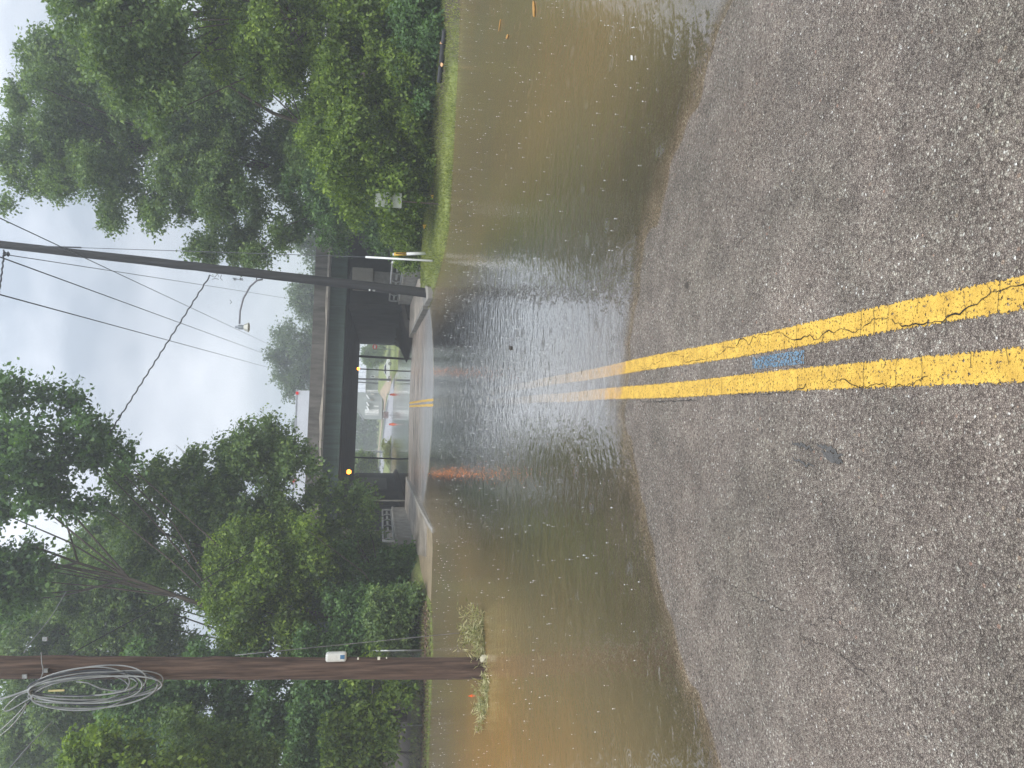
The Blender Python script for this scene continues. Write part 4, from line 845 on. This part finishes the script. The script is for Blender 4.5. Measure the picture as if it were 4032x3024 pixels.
T('sumac_tree', 'bright yellowish sprays of a young sumac at the far left edge', 'tree', GL,
  [[(150,1600),(230,1590),(300,1640),(420,1650),(500,1680),(430,1740),(150,1740)]], 21, (-12.9,24.8), (14,24), 22, .12, LEAF_B, 46, trunk=.08, ntw=120, spread=.8, droop=.6, limbr=.015, extra=[(185,1612,15,0),(235,1600,14,0),(285,1615,13,0),(170,1640,16,0)])
T('sumac_tree', 'green compound leaved sumac hanging beside the coil at the left edge', 'tree', GL,
  [[(280,1560),(420,1550),(560,1580),(640,1640),(600,1720),(380,1720)]], 23, (-13.6,26.9), (18,30), 22, .10, LEAF_A, 47, trunk=.08, ntw=120, spread=.8, droop=.6, limbr=.015)
GU = 'undergrowth shrubs on the left bank'
for i, (poly, d, bx_, lb, m_) in enumerate((
   ([(720,1150),(820,1165),(835,1195),(895,1200),(880,1260),(730,1260),(700,1190)], 37.5, (-8.0,38.5), 'ivy covered shrub behind the left railed parapet', LEAF_A),
   ([(620,1180),(900,1200),(905,1300),(700,1330),(620,1290)], 32, (-8.4,33), 'dark shrub left of the left parapet beside the pavement', LEAF_C),
   ([(700,1280),(905,1290),(905,1420),(700,1420)], 28.5, (-8.6,29.5), 'shadowy shrub on the left bank right of the brown pole', LEAF_C),
   ([(640,1380),(900,1400),(905,1500),(740,1500),(640,1470)], 28, (-10.0,28.5), 'dark shrub directly behind the brown pole foot', LEAF_C),
   ([(620,1480),(780,1480),(800,1700),(620,1700)], 27.5, (-12.8,28.2), 'dense shrub above the chain link fence', LEAF_C))):
    T('shrub', lb, 'shrub', GU, [poly], d, bx_, (20,34), 26, .11, m_, 60+i, trunk=.06, ntw=190, spread=1.0, limbr=.014, droop=.7, top=2.0)
T('vine', 'bright green vine spilling over the chain link fence', 'vine', None, [[(700,1560),(790,1540),(830,1500),(850,1480),(880,1500),(820,1540),(840,1600),(800,1700),(700,1700)]], 25.4, (-13.3,25.8), (11,20), 44, .13, LEAF_B, 70, trunk=.03, ntw=130, spread=.25, limbr=.008, droop=.9, top=1.5,
  extra=[(770,1450,12,0),(760,1470,14,0),(800,1440,10,0)])
T('vine', 'small dark creeper at the foot of the left shrubs beside the pavement', 'vine', None, [[(780,1290),(890,1270),(905,1330),(880,1420),(800,1400)]], 26.6, (-7.7,27.2), (9,17), 30, .09, LEAF_A, 71, trunk=.03, ntw=130, spread=.3, limbr=.008, droop=.9, top=.8)
# far trees over the bridge
GF = 'far trees beyond the overpass'
for i, (poly, d, bx_, lb) in enumerate((
   ([(585,735),(600,700),(640,690),(700,700),(720,860),(665,865),(620,850),(590,800)], 100, (9.6,101), 'rounded far treetop above the parapet left of the street lamp'),
   ([(630,635),(650,610),(720,610),(720,720),(680,720),(655,690)], 96, (8.5,97), 'small far treetop just left of the leaning pole'),
   ([(640,500),(650,450),(760,430),(760,590),(690,600),(655,570)], 80, (13.2,84), 'pale far trees above the parapet right of the leaning pole'),
   ([(640,900),(700,890),(760,1000),(700,1030),(650,950)], 110, (-13.5,112), 'far treetop behind the lorry'))):
    T('far_tree', lb, 'tree', GF, [poly], d, bx_, (14,26), 30, .30, LEAF_D, 80+i, trunk=.25, ntw=60, spread=3, limbr=.06, droop=.3)
# seen under the bridge
GX = 'trees seen through the underpass'
for i, (poly, d, bx_, m_, lb) in enumerate((
   ([(745,900),(805,905),(805,1010),(745,1010)], 215, (-12,216), LEAF_C, 'dark wood left of the grey building seen through the underpass'),
   ([(765,982),(808,985),(812,1016),(768,1018)], 118, (-14.2,119), LEAF_B, 'round green shrub at the left of the underpass view'),
   ([(782,750),(828,750),(830,778),(800,790),(785,780)], 148, (18.6,149), LEAF_A, 'small tree in front of the grey building behind the car'))):
    T('distant_tree', lb, 'tree', GX, [poly], d, bx_, (5,10) if i else (12,22), 34, (.22 if i else .5), m_, 90+i, trunk=.15, ntw=(90 if i else 90), spread=2, limbr=.04, droop=.3)
T('yellow_shrub', 'yellow green bush at the flooded road edge seen through the underpass', 'shrub', None, [[(828,958),(846,955),(846,1005),(838,1010)]], 108, (-9.3,108.5), (4,8), 14, .2, LEAF_Y, 97, trunk=.05, ntw=90, spread=.6, limbr=.01, top=1.0)
print('LEAVES', TOT)
# distant wood closing the horizon
rng = np.random.default_rng(77); Vs = []; Rs = []
for k in range(150):
    a = rng.uniform(-1.25, 1.25); rr2 = rng.uniform(235, 300); c_ = np.array([math.sin(a)*rr2, math.cos(a)*rr2, rng.uniform(2, 14)]); c_[2] += H(c_[0], c_[1])
    V_, t_ = bough(c_, rng.uniform(6, 9), 130, 6, .9, rng, .3); Vs.append(V_); Rs.append(t_)
V_ = np.vstack(Vs); tag(npmesh('distant_wood', V_, np.arange(len(V_)).reshape(-1,4), LEAF_D, attrs={'rnd': np.concatenate(Rs)}), 'distant wood closing the view far beyond the overpass', 'wood', kind='stuff')

# ------------------------------------------------------------------ grass, litter, weeds
def blades(name, pts, h, material, label, cat, rng, wid=.010, lean=.5):
    n = len(pts); base = np.stack([pts[:,0], pts[:,1], H(pts[:,0], pts[:,1])-.01], 1)
    d = rng.normal(0, lean, (n, 3)); d[:,2] = 1; d /= np.linalg.norm(d, axis=1)[:, None]
    nr = rng.normal(0, 1, (n, 3)); hh = h*rng.uniform(.5, 1.3, n)
    V_, t_ = leaves(base, d, nr, hh, np.clip(rng.normal(.5, .25, n)+pts[:,2], 0, 1), .15, wid)
    return tag(npmesh(name, V_, np.arange(len(V_)).reshape(-1,4), material, attrs={'rnd': t_}), label, cat, kind='stuff')
rng = np.random.default_rng(88)
N = 150000; x = rng.uniform(4.3, 16, N); y = rng.uniform(15, 36, N); dd = (y-edgeR(x))
clump = np.sin(x*3.1+np.sin(y*2.3))*np.sin(y*2.7+np.sin(x*1.9))
k = (dd > .05) & (dd < 9) & ~((x < 6.5) & (y > 31.4)) & (clump+rng.random(N)*1.6 > .1)
patch = .22*np.sin(x*1.3+y*.7)*np.sin(y*1.1-.5*x)
blades('verge_grass', np.stack([x[k], y[k], patch[k]], 1), .085, GRASS, 'mown wet grass on the right verge', 'grass', rng, .09, .6)
N = 50000; x = rng.uniform(-22, -4.6, N); y = rng.uniform(23, 33, N); dd = y-edgeL(x)
k = (dd > .0) & (((dd < 1.3)) | ((dd > 2.0) & (dd < 5))) & ~((x > -6.4) & (y > 23.8))
blades('bank_grass', np.stack([x[k], y[k], x[k]*0-.15], 1), .10, GRASS, 'ragged grass along the left water edge', 'grass', rng, .08, .7)
N = 9000; x = rng.uniform(-20, -5.8, N); y = edgeL(x)+rng.uniform(.5, 3.0, N)
k = ~((x > -6.7) & (y > 23.8)); x = x[k]; y = y[k]; N = len(x)
Pp = np.stack([x, y, H(x, y)+rng.uniform(.005, .04, N)], 1); dr = rng.normal(0, 1, (N, 3)); dr[:,2] *= .25; nr = rng.normal(0, .35, (N, 3)); nr[:,2] = 1
V_, t_ = leaves(Pp, dr, nr, rng.uniform(.05, .12, N), np.clip(rng.normal(.4, .28, N), 0, 1))
tag(npmesh('leaf_litter', V_, np.arange(len(V_)).reshape(-1,4), LITTER, attrs={'rnd': t_}), 'brown leaf litter on the left bank below the fence', 'leaf litter', kind='stuff')
# lawn far beyond
N = 26000; x = rng.uniform(3.5, 40, N); y = rng.uniform(86, 150, N)
blades('far_lawn', np.stack([x, y, x*0+.1], 1), .06, GRASS, 'green lawn beyond the underpass around the white car', 'grass', rng, .3, .7)
# weeds round the brown pole: three clumps
def weed(cx_, cy_, n, spread, h, seed, label):
    r = np.random.default_rng(seed); e = empty('weed_clump', (cx_, cy_, WZ), label, 'weeds', 'weeds around the brown pole'); mb = MB(); Vs = []; Rs = []
    for k in range(n):
        a = r.uniform(0, 6.28); rad = r.uniform(0, spread); b = np.array([cx_+math.cos(a)*rad, cy_+math.sin(a)*rad*.5, WZ-.1]); tip = b+np.array([r.normal(0, .22), r.normal(0, .12), r.uniform(.3, 1)*h+.1])
        mid = (b+tip)/2+np.array([r.normal(0, .03), 0, .05]); mb.tube([b, mid, tip], [.004,.003,.001], 4, caps=False)
        for j in range(14):
            t_ = r.uniform(.35, 1.05); p_ = b*(1-t_)+tip*t_; dv = np.array([r.normal(0, 1), r.normal(0, .6), r.normal(.25, .6)])
            V_, q_ = leaves(p_[None], dv[None], r.normal(0, 1, (1,3))+np.array([[0,0,.6]]), np.array([r.uniform(.05, .14)]), np.array([np.clip(r.normal(.6, .3), 0, 1)]), .1, .075); Vs.append(V_); Rs.append(q_)
    mb.build('stems', LEAF_Y2, e); V_ = np.vstack(Vs); npmesh('blades', V_, np.arange(len(V_)).reshape(-1,4), WEEDM, e, attrs={'rnd': np.concatenate(Rs)})
WEEDM = leafmat('weed seed heads', (.12,.15,.05), (.30,.31,.13), (.60,.56,.36), .3, .6)
LEAF_Y2 = simple('weed stem', (.35,.35,.18), .7, .2, 20)
weed(-3.68, 12.8, 24, .12, .50, 1, 'tallest seedy weed clump right of the brown pole')
weed(-4.03, 12.6, 30, .14, .36, 2, 'bushy weed clump touching the brown pole')
weed(-4.45, 12.05, 22, .28, .14, 3, 'flattened weeds in front of the brown pole foot')
weed(-4.95, 12.3, 24, .28, .20, 4, 'sparse drowned weeds left of the brown pole')
q = (-4.12, 12.33); MB().add([(q[0]-.05,q[1],WZ-.02),(q[0]+.06,q[1]-.01,WZ-.02),(q[0]+.07,q[1]+.02,WZ+.07),(q[0]+.02,q[1],WZ+.12),(q[0]-.06,q[1]+.02,WZ+.09),(q[0],q[1]-.05,WZ+.05)], [(0,1,5),(1,2,5),(2,3,5),(3,4,5),(4,0,5),(4,3,2,1,0)]).build('crumpled_bag', simple('paper bag', (.45,.42,.30), .7, .2, 25))
tag(bpy.data.objects['crumpled_bag'], 'crumpled pale bag caught against the foot of the brown pole', 'litter')

# rain splashes on the water and floating bits
rng = np.random.default_rng(99); mb = MB()
def drop(x, y, s_, zz): 
    mb.add([(x-s_,y,zz),(x+s_,y,zz),(x,y-s_,zz),(x,y+s_,zz),(x,y,zz+s_*1.8),(x,y,zz-s_)], [(0,2,4),(2,1,4),(1,3,4),(3,0,4),(0,5,2),(2,5,1),(1,5,3),(3,5,0)])
cnt = 0
while cnt < 1200:
    y = rng.uniform(5, 24); x = rng.uniform(-.62, .62)*y
    if rng.random() > .25+.75*abs(math.sin(x*.9+math.sin(y*.8))*math.cos(y*.55+x*.2)): continue
    if WZ-float(H(x, y)) > .015:
        drop(x, y, rng.uniform(.002, .006)*(.6+y/20), WZ+rng.uniform(.002, .012)); cnt += 1
tag(mb.build('rain_splashes', simple('splash water', (.8,.82,.82), .15, .05, 5, spec=.8), smooth=False), 'white rain drop splashes dotted over the flood water', 'splashes', kind='stuff')
def floatbit(x, y, L_, a_, col, name, label):
    c_, s_ = math.cos(a_), math.sin(a_); w_ = L_*.14
    vs = []
    for i, (u, v_) in enumerate(((-.5,0),(-.2,-1),(.25,-.9),(.5,0),(.2,.9),(-.25,1))): vs.append((x+u*L_*c_-v_*w_*s_, y+u*L_*s_+v_*w_*c_, WZ+.008))
    vs += [(vx, vy, WZ+.02) for vx, vy, _ in vs]
    o = MB().add(vs, [(5,4,3,2,1,0),(6,7,8,9,10,11)]+[(i,(i+1)%6,(i+1)%6+6,i+6) for i in range(6)]).build(name, col)
    tag(o, label, 'debris', 'floating bits')
ORL = simple('sodden orange leaf', (.42,.22,.05), .6, .2, 20); STK = simple('wet stick', (.05,.04,.03), .6, .2, 20)
q = atz(2012,1370,WZ); floatbit(q[0], q[1], .20, 1.25, STK, 'floating_stick', 'small dark stick floating in the bright middle of the water')
for X, Y, L_, a_, lb in ((2105,35,.32,.4,'largest sodden orange leaf floating at the right frame edge'),(1970,100,.22,2.2,'upper of two small orange leaves floating near the right edge'),(2000,145,.22,1.3,'lower of two small orange leaves floating near the right edge')):
    q = atz(X, Y, WZ); floatbit(q[0], q[1], L_, a_, ORL, 'floating_leaf', lb)
q = atz(2494,228,WZ); floatbit(q[0], q[1], .05, .3, WHITE, 'floating_leaf', 'tiny white scrap floating in the near right water')
# tiny dry stone and twig on the asphalt
for X, Y, s_, lb in ((2711,1124,.028,'dark leaf scrap on the asphalt just before the water'),(3354,563,.0,'x')):
    if s_:
        q = atz(X, Y, float(H(1.0, 4.3))); MB().add([(q[0]-s_,q[1],q[2]+.004),(q[0],q[1]-s_*.7,q[2]+.006),(q[0]+s_,q[1],q[2]+.012),(q[0],q[1]+s_*.8,q[2]+.02)], [(0,1,2,3),(3,2,1,0)]).build('leaf_scrap', STK)
        tag(bpy.data.objects['leaf_scrap'], lb, 'debris')

# ------------------------------------------------------------------ beyond the underpass
LROAD = simple('pale wet road', (.36,.35,.36), .35, .1, .3, col2=(.30,.29,.30))
def drape(name, cl, wd, material, lift, n=40):
    cl = np.array(cl, float); t_ = np.linspace(0, len(cl)-1, n); px = np.interp(t_, np.arange(len(cl)), cl[:,0]); py = np.interp(t_, np.arange(len(cl)), cl[:,1]); ww = np.interp(t_, np.arange(len(cl)), np.full(len(cl), wd) if np.isscalar(wd) else wd)
    o = strip(name, np.stack([px, py], 1), ww/2, material, lift, None, 9); return tag(o, kind='structure')
drape('far_road', [(.3,108),(.0,120),(-1.5,138),(-8,160),(-26,190),(-60,225)], [8.5,8.5,11,14,16,18], LROAD, .06)
drape('far_dirt_verge', [(5.2,128),(4.4,150),(-3,180),(-22,212)], [2.0,3,5,6], simple('sandy dirt', (.38,.29,.19), .8, .2, .5), .10)
drape('far_dark_patch', [(1.4,140),(-2.4,158),(-14,180),(-30,196)], [.8,3.4,5,5], simple('new asphalt', (.10,.105,.105), .6, .15, .5), .12)
def cone_(X, Y, d, label):
    p = at(X, Y, d); z = WZ-.05; e = empty('traffic_cone', (p[0], p[1], z), label, 'cone', 'traffic cones in the far flood')
    MB().cone((p[0],p[1],z), [(.20,.05),(.13,.42)], 14).build('body', ORANGE, e); MB().cone((p[0],p[1],z), [(.132,.422),(.10,.62)], 14).build('band', RED, e)
    MB().cone((p[0],p[1],z), [(.102,.622),(.05,.95),(.045,1.0)], 14).build('tip', WHITE, e); MB().box(p[0]-.24,p[0]+.24,p[1]-.24,p[1]+.24,z,z+.048).build('foot', STEEL_D, e)
cone_(1550,1554,106,'orange traffic cone standing in the far flood near the building sign')
cone_(1547,1671,106,'orange traffic cone left of the folded X braced sign')
# portable sign seen from behind
d = 112; p = at(1520, 1634, d); k = d/FPX; e = empty('portable_sign', (p[0], p[1], WZ), 'portable diamond road sign seen from behind with X brace in the far flood', 'sign')
zc = p[2]; hw = 14*k; hh_ = 9*k+.02
MB().prism([(p[0]-hw*.6,zc-hh_),(p[0]+hw*.6,zc-hh_),(p[0]+hw,zc-hh_*.4),(p[0]+hw,zc+hh_*.4),(p[0]+hw*.6,zc+hh_),(p[0]-hw*.6,zc+hh_),(p[0]-hw,zc+hh_*.4),(p[0]-hw,zc-hh_*.4)], d, d+.02).build('panel', simple('sign back', (.42,.36,.35), .6, .1, 2), e)
mb = MB(); brc = simple('brace red', (.25,.10,.09), .6, .1, 2)
mb.tube([(p[0]-hw,d-.03,zc-hh_),(p[0]+hw,d-.03,zc+hh_)], .03, 6).tube([(p[0]+hw,d-.06,zc-hh_),(p[0]-hw,d-.06,zc+hh_)], .03, 6); mb.build('brace', brc, e)
for sx_ in (-1, 1):
    for sz_ in (-1, 1): MB().box(p[0]+sx_*hw-.1, p[0]+sx_*hw+.1, d-.12, d-.09, zc+sz_*hh_-.08, zc+sz_*hh_+.08).build('corner_flag', WHITE, e)
MB().tube([(p[0],d,WZ-.2),(p[0],d,zc)], .03, 6).tube([(p[0]-.6,d-.3,WZ-.05),(p[0],d,WZ+.3),(p[0]+.6,d-.3,WZ-.05)], .025, 6).build('stand', STEEL_D, e)
# far poles
def fpole(X0, Y0, X1, Y1, d, r, label, material=POLE_R, arms=False):
    a = at(X0, Y0, d); b = at(X1, Y1, d); v_ = a-b; v_ = v_/v_[2]; zg = float(H(b[0], d))-.3; bot = b+v_*(zg-b[2]); topz = 9; tp_ = b+v_*(topz-b[2])
    e = empty('utility_pole', tuple(bot), label, 'utility pole', 'poles seen through the underpass'); MB().tube([bot, tp_], [r, r*.75], 10).build('shaft', material, e, smooth=True)
    if arms:
        q_ = b+v_*(8.5-b[2]); MB().box(q_[0]-1.1, q_[0]+1.1, d-.06, d+.06, 8.4, 8.52).build('crossarm', material, e)
fpole(1421,1492,1541,1496,134,.20,'utility pole in the far flood covering the front of the white car')
fpole(1419,1505,1513,1511,165,.2,'utility pole beside the grey building wall, right of its tall sign')
fpole(1406,1770,1526,1780,150,.13,'leaning pale utility pole left of the distant wood', GALV)
fpole(1500,1782,1540,1786,128,.05,'short thin pole by the shrub at the left of the underpass view', STEEL_D)
# stop sign
p = at(1476,1366,102); e = empty('road_sign', (p[0],p[1],-.2), 'small red and white road sign on a slanted post beside the right underpass wall', 'sign')
q2 = at(1536,1376,102); MB().tube([p, q2+(q2-p)*.3], .04, 6).build('post', GALV, e); MB().prism([(p[0]+.35*math.cos(R(22.5+45*i)), p[2]+.35*math.sin(R(22.5+45*i))) for i in range(8)], 101.9, 101.95).build('panel', RED, e)
MB().box(p[0]-.22,p[0]+.22,101.87,101.89,p[2]-.09,p[2]+.09).build('white_band', WHITE, e)
# white car
dC = 140; kx = dC/FPX; pa = at(1540,1413,dC); pb_ = at(1540,1505,dC); zg = float(H(pa[0], dC)); xl, xr = pb_[0], pa[0]; Lc = xr-xl; sc_ = Lc/4.6
CE = empty('white_car', ((xl+xr)/2, dC, zg), 'white saloon car parked side on upon the lawn beyond the underpass', 'car')
def cx(u): return xl+u*Lc
def prof(pts, y0, y1, nm, m_, bv=.05): return MB().prism([(cx(u), zg+z*sc_) for u, z in pts], y0, y1).build(nm, m_, CE, bevel=bv)
prof([(.0,.35),(.02,.62),(.10,.78),(.27,.90),(.88,.98),(.98,.92),(1.0,.55),(.985,.30),(.86,.24),(.14,.24)], dC, dC+1.75, 'body', PAINT, .07)
prof([(.25,.905),(.40,1.36),(.52,1.44),(.68,1.42),(.88,.985)], dC+.12, dC+1.63, 'cabin', PAINT, .05)
prof([(.30,.96),(.415,1.30),(.52,1.37),(.67,1.35),(.82,1.0)], dC+.10, dC+.118, 'side_window', GLASSD, 0)
for u in (.19, .79):
    wv = MB().tube([(cx(u),dC-.01,zg+.31*sc_),(cx(u),dC+.22,zg+.31*sc_)], .31*sc_, 18).build('wheel', TYRE, CE); MB().tube([(cx(u),dC-.03,zg+.31*sc_),(cx(u),dC-.012,zg+.31*sc_)], .19*sc_, 14).build('rim', GALV, CE if False else wv)
    wv = MB().tube([(cx(u),dC+1.5,zg+.31*sc_),(cx(u),dC+1.76,zg+.31*sc_)], .31*sc_, 18).build('wheel', TYRE, CE)
MB().box(cx(.975), cx(1.002), dC+.05, dC+.4, zg+.7*sc_, zg+.85*sc_).build('tail_lamp', RED, CE); MB().box(cx(.27), cx(.30), dC-.14, dC-.01, zg+.93*sc_, zg+1.04*sc_).build('wing_mirror', PAINT, CE)
MB().box(cx(.55), cx(.60), dC-.02, dC-.005, zg+.80*sc_, zg+.83*sc_).build('door_handle', GALV, CE)
# building
dB = 168; kb = dB/FPX
bl_ = at(1475,1651,dB); xL = bl_[0]; xR = xL+30; zB = float(H(xL+6, dB))-.9; zE = at(1431,1651,dB)[2]; xg = at(1420,1545,dB)[0]
BD = empty('commercial_building', (xL+10, dB, zB), 'long grey green commercial building with white doors and metal roof beyond the underpass', 'building')
zR = zE+2.2
MB().prism([(xL,zB),(xL,zE),(xL+3.2,zR),(xg,zR-.7),(xg,zB)], dB, dB+12).build('gable_wing', WALLM, BD)
MB().box(xg+.02, xR, dB+.4, dB+12, zB, zE-.2).build('wall', WALLM, BD)
rf = MB().add([(xg-.1,dB-.5,zE-.35),(xR,dB-.5,zE-.35),(xR,dB+6,zE+2.2),(xg-.1,dB+6,zE+2.2),(xg-.1,dB-.5,zE-.2),(xR,dB-.5,zE-.2),(xR,dB+6,zE+2.4),(xg-.1,dB+6,zE+2.4)], [(0,3,2,1),(4,5,6,7),(0,1,5,4),(1,2,6,5),(2,3,7,6),(3,0,4,7)]).build('roof', ROOFM, BD)
mb = MB()
for x in np.arange(xg, xR-.2, .9): mb.add([(x,dB-.52,zE-.19),(x+.14,dB-.52,zE-.19),(x+.14,dB+6,zE+2.45),(x,dB+6,zE+2.45)], [(0,1,2,3)])
mb.build('roof_seam', simple('seam', (.33,.35,.37), .5, .1, 1), BD)
MB().add([(xL-.3,dB-.2,zE-.1),(xL+3.2,dB-.2,zR+.05),(xL+3.2,dB+12,zR+.05),(xL-.3,dB+12,zE-.1),(xL-.3,dB-.2,zE+.06),(xL+3.2,dB-.2,zR+.21),(xL+3.2,dB+12,zR+.21),(xL-.3,dB+12,zE+.06)], [(0,3,2,1),(4,5,6,7),(0,1,5,4),(1,2,6,5),(2,3,7,6),(3,0,4,7)]).build('roof', ROOFM, BD)
def bb(Xa, Xb, Ya, Yb, nm, m_, dep=.06, off=.0, lb=None):
    a = at(Xa, Ya, dB); b = at(Xb, Yb, dB); x0_, x1_ = sorted((a[0], b[0])); z0_, z1_ = sorted((a[2], b[2]))
    o = MB().box(x0_, x1_, dB-dep-off, dB-.004-off, z0_, z1_).build(nm, m_, BD)
    if lb: o['label'] = lb
    return o
bb(1437,1491,1611,1629,'door',WHITE, lb='tall white roller door'); bb(1437,1491,1631,1635,'door_jamb',WHITE)
bb(1472,1491,1597,1602,'door',WHITE, lb='narrow white door'); bb(1460,1474,1549,1556,'wall_unit',simple('unit', (.5,.48,.45), .7, .1, 3), .5); bb(1458,1468,1570,1578,'wall_unit',CONC, .5)
bb(1457,1492,1505,1511,'downpipe',CONC_D, .2)
for Ya, Yb in ((1556,1570),(1583,1599),(1598,1616)):
    a = at(1441, Ya, dB); b = at(1454, Yb, dB); MB().add([(a[0],dB-.05,a[2]),(a[0],dB-.7,a[2]-.25),(b[0],dB-.7,b[2]),(b[0],dB-.05,b[2]+.25),(a[0],dB-.05,a[2]-.08),(a[0],dB-.7,a[2]-.33),(b[0],dB-.7,b[2]-.08),(b[0],dB-.05,b[2]+.17)], [(0,1,2,3),(7,6,5,4),(0,4,5,1),(1,5,6,2),(2,6,7,3),(3,7,4,0)]).build('awning', WHITE, BD)
wn = bb(1460,1477,1478,1487,'window_frame',WHITE); bb(1462,1474,1479.5,1485.5,'pane',GLASSD,.03,.065)
bb(1478,1524,1484,1486.5,'yellow_pole',simple('yellow pole', (.75,.6,.2), .5, .1, 3),.2,.5)
# tall sign with stacked characters
sgn = bb(1444,1491,1535,1546,'wall_sign',simple('sign board', (.8,.8,.78), .5, .03, 2),.2,.3)
a = at(1444,1540.5,dB); b = at(1491,1541.5,dB); chars = 'ROINEXGA'; zs_ = [.075,.21,.33,.46,.61,.71,.82,.92]
TXT = simple('sign letters', (.10,.09,.09), .6, .2, 4)
for ch, u in zip(chars, zs_):
    fc = bpy.data.curves.new('character', 'FONT'); fc.body = ch; fc.size = .40; fc.align_x = 'CENTER'; fc.align_y = 'CENTER'; fc.extrude = .01
    tmp = bpy.data.objects.new('tmp', fc); C.collection.objects.link(tmp); dg = bpy.context.evaluated_depsgraph_get(); me = bpy.data.meshes.new_from_object(tmp.evaluated_get(dg)); bpy.data.objects.remove(tmp)
    me.materials.clear(); me.materials.append(TXT); o = bpy.data.objects.new('character', me); C.collection.objects.link(o)
    p_ = a+(b-a)*u; o.matrix_world = Matrix.Translation((p_[0], dB-.53, p_[2])) @ Matrix.Rotation(R(90), 4, 'X'); o.parent = sgn; o.matrix_parent_inverse = Matrix.Translation(BD.location).inverted() if False else sgn.matrix_world.inverted()

# ------------------------------------------------------------------ haze
hz, t = mat('thin rain haze'); o_ = nn(t, 'ShaderNodeOutputMaterial'); pv = nn(t, 'ShaderNodeVolumePrincipled')
pv.inputs['Color'].default_value = (.92,.95,1,1); pv.inputs['Density'].default_value = .0028; pv.inputs['Anisotropy'].default_value = .3
t.links.new(pv.outputs[0], o_.inputs['Volume'])
tag(MB().box(-190, 190, -30, 340, -9, 44).build('haze', hz), 'thin pale rain haze filling the air', 'haze', kind='stuff')
